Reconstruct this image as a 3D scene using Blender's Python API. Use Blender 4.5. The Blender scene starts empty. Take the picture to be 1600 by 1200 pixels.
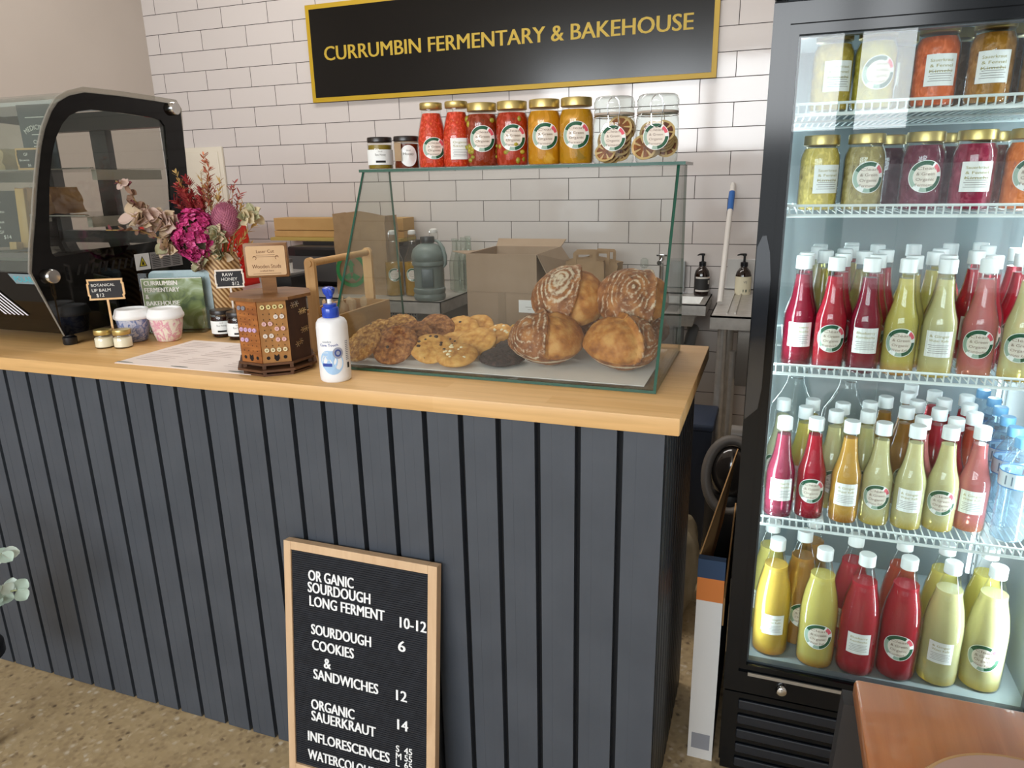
import bpy, bmesh, math, random
from mathutils import Vector, Matrix, noise as mnoise
random.seed(7)
S = bpy.context.scene
COL = S.collection
PI = math.pi
def R(d): return math.radians(d)

# ------------------------------------------------------------------ camera
yaw, pit, rol = -0.3499, -0.2794, -0.0193
fw = Vector((math.sin(yaw)*math.cos(pit), math.cos(yaw)*math.cos(pit), math.sin(pit)))
r0 = Vector((math.cos(yaw), -math.sin(yaw), 0)); u0 = r0.cross(fw)
rt = math.cos(rol)*r0 + math.sin(rol)*u0; up = -math.sin(rol)*r0 + math.cos(rol)*u0
cd = bpy.data.cameras.new('camera'); cam = bpy.data.objects.new('camera', cd); COL.objects.link(cam)
cd.sensor_width = 36; cd.lens = 36*1113.41/1600; cd.clip_start = .02
cam.matrix_world = Matrix(((rt.x, up.x, -fw.x, 3.208), (rt.y, up.y, -fw.y, -3.4838), (rt.z, up.z, -fw.z, 1.4137), (0, 0, 0, 1)))
S.camera = cam
# ------------------------------------------------------------------ view, sky and lights
S.view_settings.view_transform = 'Standard'; S.view_settings.look = 'None'
S.view_settings.exposure = 0.12; S.view_settings.gamma = 1.0; S.view_settings.use_curve_mapping = False
wd = bpy.data.worlds.new('sky'); S.world = wd; wd.use_nodes = True
wd.node_tree.nodes['Background'].inputs[0].default_value = (.86, .93, 1, 1)
wd.node_tree.nodes['Background'].inputs[1].default_value = 1.0
def area(name, loc, rot, sx, sy, power, col):
    l = bpy.data.lights.new(name, 'AREA'); l.shape = 'RECTANGLE'; l.size = sx; l.size_y = sy; l.energy = power; l.color = col
    o = bpy.data.objects.new(name, l); o.location = loc; o.rotation_euler = rot; COL.objects.link(o); return o
# daylight through the shop windows behind the camera
area('window_daylight', (2.0, -7.35, 2.36), (R(90), 0, 0), 4.3, 1.2, 205, (.93, .97, 1))
area('street_fill_light', (2.4, -7.35, .98), (R(90), 0, 0), 5.2, 1.0, 14, (.95, .98, 1))  # added dim fill, low across the shopfront
# added warm fill from above, brightens the counter and back bench
area('ceiling_fill_light', (1.6, -1.1, 3.07), (0, 0, 0), 2.6, .5, 30, (1, .95, .9))

# ------------------------------------------------------------------ colours and materials
def C(h):
    h = h.lstrip('#'); out = []
    for i in (0, 2, 4):
        c = int(h[i:i+2], 16)/255
        out.append(c/12.92 if c <= .04045 else ((c+.055)/1.055)**2.4)
    return (*out, 1)
MATS = {}
def newmat(name):
    m = bpy.data.materials.new(name); m.use_nodes = True
    nt = m.node_tree; return m, nt, nt.nodes['Principled BSDF']
def tex(nt, kind, **k):
    n = nt.nodes.new('ShaderNodeTex'+kind)
    for a, v in k.items():
        if a in n.inputs: n.inputs[a].default_value = v
        else: setattr(n, a, v)
    return n
def coords(nt, scale=(1, 1, 1), rot=(0, 0, 0), loc=(0, 0, 0)):
    t = nt.nodes.new('ShaderNodeTexCoord'); m = nt.nodes.new('ShaderNodeMapping')
    nt.links.new(t.outputs['Object'], m.inputs[0])
    m.inputs['Scale'].default_value = scale; m.inputs['Rotation'].default_value = rot; m.inputs['Location'].default_value = loc
    return m
def ramp(nt, src, stops):
    r = nt.nodes.new('ShaderNodeValToRGB'); e = r.color_ramp.elements
    while len(e) > 1: e.remove(e[-1])
    e[0].position = stops[0][0]; e[0].color = stops[0][1]
    for p, c in stops[1:]:
        x = e.new(p); x.color = c
    nt.links.new(src, r.inputs[0]); return r
def bump(nt, b, src, strength, dist=.002):
    n = nt.nodes.new('ShaderNodeBump'); n.inputs['Strength'].default_value = strength; n.inputs['Distance'].default_value = dist
    nt.links.new(src, n.inputs['Height']); nt.links.new(n.outputs[0], b.inputs['Normal'])
def P(name, hexc, rough=.5, metal=0, noise=None, bmp=0, coat=0, emit=0, spec=.5):
    """plain or mottled principled material; noise = (scale, second colour)"""
    if name in MATS: return MATS[name]
    m, nt, b = newmat(name); c = C(hexc)
    b.inputs['Base Color'].default_value = c; b.inputs['Roughness'].default_value = rough; b.inputs['Metallic'].default_value = metal
    b.inputs['Coat Weight'].default_value = coat; b.inputs['Coat Roughness'].default_value = .05; b.inputs['Specular IOR Level'].default_value = spec
    if noise:
        t = tex(nt, 'Noise', Scale=noise[0], Detail=4.0); nt.links.new(coords(nt).outputs[0], t.inputs[0])
        r = ramp(nt, t.outputs[0], [(.35, c), (.65, C(noise[1]))]); nt.links.new(r.outputs[0], b.inputs['Base Color'])
        if bmp: bump(nt, b, t.outputs[0], bmp)
    if emit:
        b.inputs['Emission Color'].default_value = c; b.inputs['Emission Strength'].default_value = emit
    MATS[name] = m; return m
def wood(name, c1, c2, scale=(1, 14, 14), rough=.45, freq=6, coat=0):
    if name in MATS: return MATS[name]
    m, nt, b = newmat(name)
    t = tex(nt, 'Noise', Scale=freq, Detail=6.0, Distortion=.6); nt.links.new(coords(nt, scale).outputs[0], t.inputs[0])
    r = ramp(nt, t.outputs[0], [(.3, C(c1)), (.7, C(c2))]); nt.links.new(r.outputs[0], b.inputs['Base Color'])
    b.inputs['Roughness'].default_value = rough; b.inputs['Coat Weight'].default_value = coat
    MATS[name] = m; return m
def glass(name, tint='ffffff', refl=.9, rough=.02, haze=0, hazec='ffffff', base=.04):
    """clear glass sheet: lets light straight through and mirrors at grazing angles"""
    if name in MATS: return MATS[name]
    m, nt, b = newmat(name); nt.nodes.remove(b); out = nt.nodes['Material Output']
    tr = nt.nodes.new('ShaderNodeBsdfTransparent'); tr.inputs[0].default_value = C(tint)
    gl = nt.nodes.new('ShaderNodeBsdfGlossy'); gl.inputs['Roughness'].default_value = rough
    lw = nt.nodes.new('ShaderNodeLayerWeight'); lw.inputs[0].default_value = .5
    pw = nt.nodes.new('ShaderNodeMath'); pw.operation = 'POWER'; pw.inputs[1].default_value = 4
    ma = nt.nodes.new('ShaderNodeMath'); ma.operation = 'MULTIPLY_ADD'; ma.inputs[1].default_value = refl; ma.inputs[2].default_value = base; ma.use_clamp = True
    mx = nt.nodes.new('ShaderNodeMixShader')
    nt.links.new(lw.outputs['Facing'], pw.inputs[0]); nt.links.new(pw.outputs[0], ma.inputs[0]); nt.links.new(ma.outputs[0], mx.inputs[0])
    nt.links.new(tr.outputs[0], mx.inputs[1]); nt.links.new(gl.outputs[0], mx.inputs[2])
    last = mx
    if haze:
        df = nt.nodes.new('ShaderNodeBsdfDiffuse'); df.inputs[0].default_value = C(hazec)
        m2 = nt.nodes.new('ShaderNodeMixShader'); m2.inputs[0].default_value = haze
        nt.links.new(mx.outputs[0], m2.inputs[1]); nt.links.new(df.outputs[0], m2.inputs[2]); last = m2
    nt.links.new(last.outputs[0], out.inputs[0])
    MATS[name] = m; return m
def liquid(hexc, clear=.3, chunk=None, cscale=60, deep=None):
    """tinted cloudy drink or preserve seen through its glass; chunk = colour of the pieces in it, deep = colour of its sediment"""
    name = 'liquid_'+hexc+(chunk or '')+(deep or '')+str(clear)
    if name in MATS: return MATS[name]
    m, nt, b = newmat(name); c = C(hexc)
    b.inputs['Roughness'].default_value = .1; b.inputs['Base Color'].default_value = c; b.inputs['IOR'].default_value = 1.25; b.inputs['Transmission Weight'].default_value = clear
    src = None
    if deep:
        sp = nt.nodes.new('ShaderNodeSeparateXYZ'); co = nt.nodes.new('ShaderNodeTexCoord'); nt.links.new(co.outputs['Object'], sp.inputs[0])
        r = ramp(nt, sp.outputs[2], [(.004, C(deep)), (.03, c), (.1, c), (.2, tuple(min(1, x*1.15+.02) for x in c[:3])+(1,))]); src = r
    if chunk:
        t = tex(nt, 'Voronoi', Scale=cscale); nt.links.new(coords(nt, (1, 1, .8)).outputs[0], t.inputs[0])
        n = tex(nt, 'Noise', Scale=cscale*1.3, Detail=3.0, Distortion=1.6); nt.links.new(coords(nt, (1, 1, .6), (.5, .4, 0)).outputs[0], n.inputs[0])
        mm = nt.nodes.new('ShaderNodeMath'); mm.operation = 'MULTIPLY_ADD'; mm.inputs[1].default_value = .6
        nt.links.new(t.outputs[0], mm.inputs[0]); nt.links.new(n.outputs[0], mm.inputs[2])
        src = ramp(nt, mm.outputs[0], [(.46, C(chunk)), (.62, c), (.8, c), (.98, tuple(min(1, x*1.35+.04) for x in c[:3])+(1,))]); bump(nt, b, mm.outputs[0], .5, .003)
    if src: nt.links.new(src.outputs[0], b.inputs['Base Color'])
    MATS[name] = m; return m

def tile_mat():
    m, nt, b = newmat('white_subway_tile')
    co = nt.nodes.new('ShaderNodeTexCoord'); sp = nt.nodes.new('ShaderNodeSeparateXYZ'); cb = nt.nodes.new('ShaderNodeCombineXYZ')
    ad = nt.nodes.new('ShaderNodeMath'); ad.operation = 'ADD'; ad.inputs[1].default_value = -(2.33877-26*.10264)
    ax = nt.nodes.new('ShaderNodeMath'); ax.operation = 'ADD'; ax.inputs[1].default_value = 3.0
    nt.links.new(co.outputs['Object'], sp.inputs[0]); nt.links.new(sp.outputs[2], ad.inputs[0]); nt.links.new(sp.outputs[0], ax.inputs[0])
    nt.links.new(ax.outputs[0], cb.inputs[0]); nt.links.new(ad.outputs[0], cb.inputs[1])
    br = nt.nodes.new('ShaderNodeTexBrick'); nt.links.new(cb.outputs[0], br.inputs['Vector'])
    br.offset = .5; br.offset_frequency = 2; br.squash = 1
    for k, v in (('Scale', 1), ('Mortar Size', .0017), ('Mortar Smooth', .1), ('Bias', 0), ('Brick Width', .3), ('Row Height', .10264)): br.inputs[k].default_value = v
    br.inputs['Color1'].default_value = C('cfc8c4'); br.inputs['Color2'].default_value = C('cbc4c0'); br.inputs['Mortar'].default_value = C('3f3733')
    nt.links.new(br.outputs[0], b.inputs['Base Color'])
    mr = nt.nodes.new('ShaderNodeMapRange'); mr.inputs[3].default_value = .08; mr.inputs[4].default_value = .9
    nt.links.new(br.outputs[1], mr.inputs[0]); nt.links.new(mr.outputs[0], b.inputs['Roughness'])
    nz = tex(nt, 'Noise', Scale=9.0, Detail=2.0); nt.links.new(co.outputs['Object'], nz.inputs[0])
    mb = nt.nodes.new('ShaderNodeMath'); mb.operation = 'MULTIPLY_ADD'; mb.inputs[1].default_value = -2.0
    nt.links.new(br.outputs[1], mb.inputs[0]); nt.links.new(nz.outputs[0], mb.inputs[2]); bump(nt, b, mb.outputs[0], .12, .002)
    return m
def floor_mat():
    m, nt, b = newmat('exposed_aggregate_concrete'); co = coords(nt)
    v = tex(nt, 'Voronoi', Scale=75.0); nt.links.new(co.outputs[0], v.inputs[0])
    n = tex(nt, 'Noise', Scale=14.0, Detail=8.0); nt.links.new(co.outputs[0], n.inputs[0])
    w = nt.nodes.new('ShaderNodeTexWhiteNoise'); nt.links.new(v.outputs['Position'], w.inputs[0])
    r1 = ramp(nt, w.outputs[0], [(0, C('6a5844')), (.08, C('a08a6a')), (.5, C('b9a27a')), (.9, C('c4ae88')), (.98, C('d8ccb6'))])
    r2 = ramp(nt, n.outputs[0], [(.3, C('a8926f')), (.7, C('c4ad86'))])
    mx = nt.nodes.new('ShaderNodeMix'); mx.data_type = 'RGBA'
    r3 = ramp(nt, v.outputs[0], [(.25, (1, 1, 1, 1)), (.55, (.25, .25, .25, 1))])
    nt.links.new(r3.outputs[0], mx.inputs[0]); nt.links.new(r2.outputs[0], mx.inputs[6]); nt.links.new(r1.outputs[0], mx.inputs[7])
    nt.links.new(mx.outputs[2], b.inputs['Base Color']); b.inputs['Roughness'].default_value = .45
    bump(nt, b, v.outputs[0], .15); return m
def worktop_mat():
    m, nt, b = newmat('oiled_laminated_beech')
    br = nt.nodes.new('ShaderNodeTexBrick'); nt.links.new(coords(nt, (1, 1, 1), (0, 0, 0), (4, 3, 0)).outputs[0], br.inputs[0]); br.offset = .37
    for k, v in (('Scale', 1), ('Mortar Size', 0), ('Bias', 0), ('Brick Width', .62), ('Row Height', .045)): br.inputs[k].default_value = v
    br.inputs['Color1'].default_value = C('e0b67c'); br.inputs['Color2'].default_value = C('d6a96c')
    n = tex(nt, 'Noise', Scale=5.0, Detail=6.0, Distortion=.5); nt.links.new(coords(nt, (1, 16, 16)).outputs[0], n.inputs[0])
    r = ramp(nt, n.outputs[0], [(.3, (.86, .84, .8, 1)), (.7, (1, 1, 1, 1))])
    mx = nt.nodes.new('ShaderNodeMix'); mx.data_type = 'RGBA'; mx.blend_type = 'MULTIPLY'; mx.inputs[0].default_value = 1
    nt.links.new(br.outputs[0], mx.inputs[6]); nt.links.new(r.outputs[0], mx.inputs[7]); nt.links.new(mx.outputs[2], b.inputs['Base Color'])
    b.inputs['Roughness'].default_value = .42; return m

# ------------------------------------------------------------------ mesh builder
class MB:
    def __init__(s): s.v = []; s.f = []; s.m = []
    def add(s, vs, fs, m=0):
        o = len(s.v); s.v += [tuple(v) for v in vs]; s.f += [tuple(i+o for i in f) for f in fs]; s.m += [m]*len(fs) if isinstance(m, int) else list(m)
        return s
    def box(s, x0, x1, y0, y1, z0, z1, m=0, bev=0):
        if bev:
            bm = bmesh.new(); bmesh.ops.create_cube(bm, size=1)
            for v in bm.verts: v.co = Vector(((x0+x1)/2+v.co.x*(x1-x0), (y0+y1)/2+v.co.y*(y1-y0), (z0+z1)/2+v.co.z*(z1-z0)))
            bmesh.ops.bevel(bm, geom=bm.edges[:], offset=bev, segments=2, affect='EDGES', profile=.5)
            return s.bm(bm, m)
        vs = [(x, y, z) for z in (z0, z1) for y in (y0, y1) for x in (x0, x1)]
        return s.add(vs, [(0, 2, 3, 1), (4, 5, 7, 6), (0, 1, 5, 4), (2, 6, 7, 3), (0, 4, 6, 2), (1, 3, 7, 5)], m)
    def bm(s, bm, m=0):
        bm.verts.ensure_lookup_table(); bm.verts.index_update()
        s.add([v.co for v in bm.verts], [[v.index for v in f.verts] for f in bm.faces], m); bm.free(); return s
    def lathe(s, prof, seg=24, c=(0, 0, 0), m=0, sx=1, sy=1, caps=True):
        vs = []; fs = []; n = len(prof)
        for r, z in prof:
            for k in range(seg):
                a = 2*PI*k/seg; vs.append((c[0]+r*sx*math.cos(a), c[1]+r*sy*math.sin(a), c[2]+z))
        for i in range(n-1):
            for k in range(seg):
                k2 = (k+1) % seg; fs.append((i*seg+k, i*seg+k2, (i+1)*seg+k2, (i+1)*seg+k))
        if caps:
            if prof[0][0] > 1e-5: fs.append(tuple(reversed(range(seg))))
            if prof[-1][0] > 1e-5: fs.append(tuple(range((n-1)*seg, n*seg)))
        return s.add(vs, fs, m)
    def tube(s, pts, r, seg=8, m=0, closed=False):
        pts = [Vector(p) for p in pts]; rs = r if isinstance(r, (list, tuple)) else [r]*len(pts); n = len(pts)
        vs = []; fs = []; prev = None
        for i, p in enumerate(pts):
            a = pts[i-1] if (i > 0 or closed) else p; b = pts[(i+1) % n] if (i < n-1 or closed) else p
            t = (b-a).normalized()
            if prev is None:
                x = t.orthogonal().normalized()
            else:
                x = (prev-t*prev.dot(t)).normalized()
            prev = x; y = t.cross(x)
            for k in range(seg):
                q = 2*PI*k/seg; vs.append(p+(x*math.cos(q)+y*math.sin(q))*rs[i])
        for i in range(n if closed else n-1):
            j = (i+1) % n
            for k in range(seg):
                k2 = (k+1) % seg; fs.append((i*seg+k, i*seg+k2, j*seg+k2, j*seg+k))
        if not closed: fs += [tuple(reversed(range(seg))), tuple(range((n-1)*seg, n*seg))]
        return s.add(vs, fs, m)
    def prism(s, poly, axis, a, b, m=0, side=None):
        """polygon in the two other axes, extruded along axis from a to b"""
        def mk(p, t): return {'x': (t, p[0], p[1]), 'y': (p[0], t, p[1]), 'z': (p[0], p[1], t)}[axis]
        n = len(poly); vs = [mk(p, a) for p in poly]+[mk(p, b) for p in poly]
        fs = [tuple(range(n)), tuple(reversed(range(n, 2*n)))]+[(i, (i+1) % n, n+(i+1) % n, n+i) for i in range(n)]
        return s.add(vs, fs, [m, m]+[m if side is None else side]*n)
    def ring(s, outer, inner, axis, a, b, m=0):
        """frame between two outlines with the same point count, extruded"""
        def mk(p, t): return {'x': (t, p[0], p[1]), 'y': (p[0], t, p[1]), 'z': (p[0], p[1], t)}[axis]
        n = len(outer); vs = [mk(p, a) for p in outer]+[mk(p, a) for p in inner]+[mk(p, b) for p in outer]+[mk(p, b) for p in inner]; fs = []
        for i in range(n):
            j = (i+1) % n
            fs += [(i, j, n+j, n+i), (2*n+i, 3*n+i, 3*n+j, 2*n+j), (i, 2*n+i, 2*n+j, j), (n+i, n+j, 3*n+j, 3*n+i)]
        return s.add(vs, fs, m)
    def ball(s, c, r, seg=12, rings=8, m=0, sc=(1, 1, 1)):
        prof = [(max(1e-6, math.sin(PI*i/rings))*r, -math.cos(PI*i/rings)*r*sc[2]) for i in range(rings+1)]
        return s.lathe(prof, seg, c, m, sc[0], sc[1], caps=False)
    def xform(s, M, start=0):
        for i in range(start, len(s.v)): s.v[i] = tuple(M @ Vector(s.v[i]))
        return s
    def build(s, name, mats, parent=None, smooth=40, loc=None, rot=None):
        me = bpy.data.meshes.new(name); me.from_pydata(s.v, [], s.f)
        for q in (mats if isinstance(mats, (list, tuple)) else [mats]): me.materials.append(q)
        me.polygons.foreach_set('material_index', s.m)
        bm = bmesh.new(); bm.from_mesh(me); bmesh.ops.recalc_face_normals(bm, faces=bm.faces[:]); bm.to_mesh(me); bm.free()
        if smooth:
            me.polygons.foreach_set('use_smooth', [True]*len(me.polygons)); me.set_sharp_from_angle(angle=R(smooth))
        me.update()
        o = bpy.data.objects.new(name, me); COL.objects.link(o); o.parent = parent
        if loc: o.location = loc
        if rot: o.rotation_euler = rot
        return o
def thing(name, label, cat, loc=(0, 0, 0), rotz=0, group=None):
    o = bpy.data.objects.new(name, None); COL.objects.link(o); o.empty_display_size = .05
    o.location = loc; o.rotation_euler = (0, 0, rotz); return tag(o, label, cat, group)
def tag(o, label, cat, group=None):
    o['label'] = label; o['category'] = cat
    if group: o['group'] = group
    return o
def struct(o): o['kind'] = 'structure'; return o
def dup(root, loc, rotz=0, label=None, group=None):
    r = root.copy(); COL.objects.link(r); r.location = loc; r.rotation_euler = (0, 0, rotz)
    if label: r['label'] = label
    if group: r['group'] = group
    for ch in list(root.children):
        c = ch.copy(); COL.objects.link(c); c.parent = r
        for g in list(ch.children):
            d = g.copy(); COL.objects.link(d); d.parent = c
    return r
def recolor(root, part, m):
    for c in root.children:
        if c.name.split('.')[0] == part:
            c.material_slots[0].link = 'OBJECT'; c.material_slots[0].material = m
# ---- lettering
TXT = {}
def text_geo(s, off=0.0):
    if (s, off) in TXT: return TXT[s, off]
    cu = bpy.data.curves.new('t', 'FONT'); cu.body = s; cu.size = 1; cu.resolution_u = 3; cu.offset = off
    o = bpy.data.objects.new('t', cu); COL.objects.link(o)
    dg = bpy.context.evaluated_depsgraph_get(); dg.update(); me = bpy.data.meshes.new_from_object(o.evaluated_get(dg))
    vs = [(v.co.x, v.co.y) for v in me.vertices]; fs = [tuple(p.vertices) for p in me.polygons]
    bpy.data.objects.remove(o); bpy.data.curves.remove(cu); bpy.data.meshes.remove(me)
    TXT[s, off] = (vs, fs); return TXT[s, off]
def write(mb, s, fn, x, y, h, w=None, align='l', m=0, off=0.0, thick=0):
    """letters s with cap height h (and total width w) at (x, y) of a surface; fn(u, v, lift) gives the 3D point"""
    if off and thick:
        d = off*h*1.6
        for i, q in enumerate((-d, d)): write(mb, s, fn, x+q, y, h, w, align, m, 0, thick-.0001-.0001*i)
    vs, fs = text_geo(s, 0)
    if not vs: return
    x0 = min(v[0] for v in vs); x1 = max(v[0] for v in vs); k = h/.73; kx = (w/(x1-x0)) if w else k
    if align == 'c': x -= (x1-x0)*kx/2
    n = len(vs); P0 = [fn(x+(v[0]-x0)*kx, y+v[1]*k, thick) for v in vs]
    if not thick: mb.add(P0, fs, m); return
    P1 = [fn(x+(v[0]-x0)*kx, y+v[1]*k, 0) for v in vs]; F = list(fs)
    edges = {}
    for f in fs:
        for a, b in zip(f, f[1:]+f[:1]): edges[(a, b)] = 1
    F += [(a, b, b+n, a+n) for (a, b) in edges if (b, a) not in edges]
    mb.add(P0+P1, F, m)
def plane_fn(o, ux, vy, nz=None):
    o, ux, vy = Vector(o), Vector(ux), Vector(vy); nz = Vector(nz) if nz else ux.cross(vy)
    return lambda u, v, t: o+ux*u+vy*v+nz*t
def cyl_fn(r, z):
    """wraps (u, v) round an upright cylinder of radius r, facing -y"""
    return lambda u, v, t: Vector(((r+t)*math.sin(u/r), -(r+t)*math.cos(u/r), z+v))
ORD = ['first', 'second', 'third', 'fourth', 'fifth', 'sixth', 'seventh', 'eighth', 'ninth', 'tenth', 'eleventh', 'twelfth']

# ------------------------------------------------------------------ common materials
m_black = P('black_satin', '15161a', .35); m_gloss = P('black_gloss', '060606', .05, spec=.38)
m_chrome = P('chrome', 'd8d8d8', .12, 1); m_steel = P('brushed_steel', 'c4c0ba', .35, .45, (30, 'b5b1ab'))
m_white = P('white_plastic', 'f2f3f2', .35); m_paper = P('white_paper', 'f1eee9', .8); m_ink = P('grey_ink', '7d7a76', .8)
m_gold = P('gold_lid', 'cbb676', .36, .85); m_dark = P('dark_metal', '2a2a2c', .4)
g_bottle = glass('bottle_glass', 'fdfefd', .8, .03); g_case = glass('case_glass', 'fafcfb', .8, .01); m_gedge = P('glass_edge', '195040', .15, coat=.4)
g_door = glass('door_glass', 'f6fafa', .9, .01, base=.026)
m_kraft = P('kraft_card', 'b39a7a', .8, 0, (18, 'a98f70')); m_kraftbag = P('kraft_paper', 'a88a68', .85, 0, (25, '9d805f'))
m_beech = wood('pale_bamboo', 'd2a266', 'dcb37c', (14, 14, 1), .5)
m_card = P('chalkboard', '1d1d21', .7, 0, (12, '26262a')); m_chalk = P('chalk', 'e9e7e2', .9)
m_label = P('label_paper', 'eef0ee', .6); m_cream = P('label_cream', 'e6dcd0', .7); m_green = P('label_green', '0b5233', .6); m_leaf = P('label_sage', '9db5a5', .6); m_red = P('label_coral', 'e0596a', .6); m_brown = P('label_ink', '8a7566', .8); m_olive = P('label_gold_ink', 'a39a55', .8)

# ================================================================== the setting
m_wall = P('painted_wall', 'c4bab0', .7, 0, (3, 'c1b7ad'))
struct(MB().box(-.5, 5.4, -7.6, .15, -.06, 0).build('floor', floor_mat(), smooth=0))
struct(MB().box(-.24, 5.2, 0, .12, 0, 3.1).build('wall_back', tile_mat(), smooth=0))
struct(MB().box(-.36, -.24, -7.3, .12, 0, 3.1).build('wall_left', m_wall, smooth=0))
struct(MB().box(5.2, 5.32, -7.3, .12, 0, 3.1).build('wall_right', m_wall, smooth=0))
struct(MB().box(-.36, 5.32, -7.3, .12, 3.1, 3.2).build('ceiling', P('ceiling_paint', 'dcd8d2', .8), smooth=0))
mb = MB()
mb.box(-.36, 5.32, -7.3, -7.2, 0, .45).box(-.36, 5.32, -7.3, -7.2, 2.95, 3.1)
for x in (-.36, .95, 2.2, 3.62, 4.6, 5.2): mb.box(x, x+.13, -7.3, -7.2, .45, 2.95)
struct(mb.build('wall_front', P('shopfront_frame', '3a3d40', .5), smooth=0))
o = MB().box(-.08, .206, -.018, 0, 1.25, 1.625, bev=.006).build('wall_hatch', P('cream_plate', 'd8d0bf', .5))
tag(o, 'cream access plate on the tiled wall behind the flowers', 'hatch')
MB().box(-.055, .18, -.024, -.017, 1.275, 1.6, bev=.004).build('hatch_cover', P('cream_plate', 'd8d0bf', .5), o)

# shop sign
t = thing('shop_sign', 'long black shop sign with yellow border on the white tiles', 'sign', (.848, -.02, 1.826))
MB().box(0, 2.071, 0, .0195, 0, .467).build('border', P('mustard_yellow', 'b9960f', .45), t, 0)
MB().box(.022, 2.049, -.0012, .004, .022, .445).build('panel', P('sign_black', '0e0c0a', .16, spec=.35), t, 0)
mb = MB(); write(mb, 'CURRUMBIN FERMENTARY & BAKEHOUSE', plane_fn((0, -.0012, 0), (1, 0, 0), (0, 0, 1), (0, -1, 0)), .097, .199, .0705, 1.866, off=.018, thick=.001)
mb.build('lettering', P('sign_yellow', 'b99b2c', .5), t, 0)

# ================================================================== counter
o = MB().box(-.24, 3.077, -2.258, -1.665, .966, 1.0, bev=.0025).build('worktop', worktop_mat(), smooth=30)
tag(o, 'long pale timber worktop on the slate blue counter', 'worktop')
t = thing('counter', 'long slate blue counter clad in vertical boards under the timber top', 'counter', (0, -2.24, 0))
m_slate = P('slate_paint', '40464f', .45, 0, (7, '464c55'))
MB().box(-.235, 3.032, .02, .55, 0, .965).build('carcass', P('groove_black', '101217', .8), t, 0)
mb = MB(); gx = 2.967; pit_ = .08135; x = 3.049
edges = [3.049-.006]+[gx-pit_*k for k in range(40)]
for k in range(40):
    a = edges[k+1]+.006; b = edges[k]-.006 if k else 3.049
    if a < -.235: break
    w = (b-a)/3
    for j in range(3): mb.box(a+j*w+.0002, a+(j+1)*w-.0002, .0002*(j % 2)+.0006, .02, .004, .9655)
    mb.box(a, b, .0009, .021, .003, .965)
mb.build('front_boards', m_slate, t, 0)
mb = MB()
for k in range(13):
    y = .008+k*.0435; mb.box(3.03, 3.049, y, y+.033, .004, .965, bev=.002)
mb.build('end_boards', P('end_slate', '22262d', .45), t)

# ------------------------------------------------------------------ bread case
t = thing('bread_display_case', 'clear glass display case of bread and cookies on the timber worktop', 'display case', (2.25, -2.12, 1.0))
W = .763
def pane(poly, axis, a, b, name='glass_pane'):
    o = MB().prism(poly, axis, a, b, 0, 0).build(name, [g_case, m_gedge], t, 0); big = max(f.area for f in o.data.polygons)
    for f in o.data.polygons: f.material_index = 0 if f.area > big*.5 else 1
    return o
pane([(0, 0), (W, 0), (W, .385), (0, .385)], 'z', .0005, .0065, 'glass_base')
fr = [(0, .0065), (.219, .437), (.225, .437), (.0065, .0065)]
pane(fr, 'x', .006, W-.006, 'front_pane')
side = [(0.0, .0065), (.222, .437), (.352, .437), (.385, .0065)]
pane(side, 'x', 0, .006, 'side_pane'); pane(side, 'x', W-.006, W, 'side_pane')
pane([(-.004, .214), (W+.012, .214), (W+.012, .36), (-.004, .36)], 'z', .437, .4435, 'top_shelf')
o = MB().box(2.275, 2.985, -2.095, -1.76, 1.0068, 1.0078).build('baking_paper', P('greaseproof', 'f4f1ec', .8), None, 0)
tag(o, 'white baking paper lining the floor of the glass bread case', 'paper')

# cookies
def cookie(name, label, mt, r, th, loc, tilt, rz, seed, bits=None, group=None, rough=.12):
    rnd = random.Random(seed); mb = MB(); seg = 40; rings = 10; vs = []; fs = []
    ph = [rnd.uniform(0, 6.28) for _ in range(4)]
    for i in range(rings*2):
        q = i/(rings*2-1); a = PI*q
        for k in range(seg):
            b = 2*PI*k/seg
            rr = r*(math.sin(a)**.45 if 0 < q < 1 else .001)*(1+.025*math.sin(2*b+ph[0])+.012*math.sin(5*b+ph[1]))
            z = -math.cos(a); z = (abs(z)**1.0)*(1 if z > 0 else -1)
            zz = th*(.5+.5*z)*(1 if z > 0 else 1)+rough*th*math.sin(40*rr*math.cos(b)/r*.35+ph[2])*math.sin(14*rr*math.sin(b)/r+ph[3])*(z > 0)+rnd.uniform(-1, 1)*rough*th*.5*(z > -.5)
            vs.append((rr*math.cos(b), rr*math.sin(b), zz))
    for i in range(rings*2-1):
        for k in range(seg):
            k2 = (k+1) % seg; fs.append((i*seg+k, i*seg+k2, (i+1)*seg+k2, (i+1)*seg+k))
    mb.add(vs, fs)
    o = mb.build(name, mt, None, 60, loc); o.rotation_euler = (R(tilt), 0, R(rz)); tag(o, label, 'cookie', group)
    if bits:
        for k in range(bits[1]):
            q = rnd.uniform(0, 6.28); d = r*.82*math.sqrt(rnd.random())
            MB().ball((d*math.cos(q), d*math.sin(q), th*(.98-.45*(d/r)**4)), rnd.uniform(.003, .0055), 8, 5, 0, (1, 1, .7)).build(bits[0], bits[2], o)
    return o
def crumb(name, a, b, c, sc=120):
    if name in MATS: return MATS[name]
    m, nt, bs = newmat(name); co = coords(nt)
    n = tex(nt, 'Noise', Scale=sc, Detail=5.0); nt.links.new(co.outputs[0], n.inputs[0])
    r = ramp(nt, n.outputs[0], [(.32, C(a)), (.5, C(b)), (.68, C(c))]); nt.links.new(r.outputs[0], bs.inputs['Base Color'])
    bs.inputs['Roughness'].default_value = .75; bump(nt, bs, n.outputs[0], .8, .004); MATS[name] = m; return m
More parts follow.
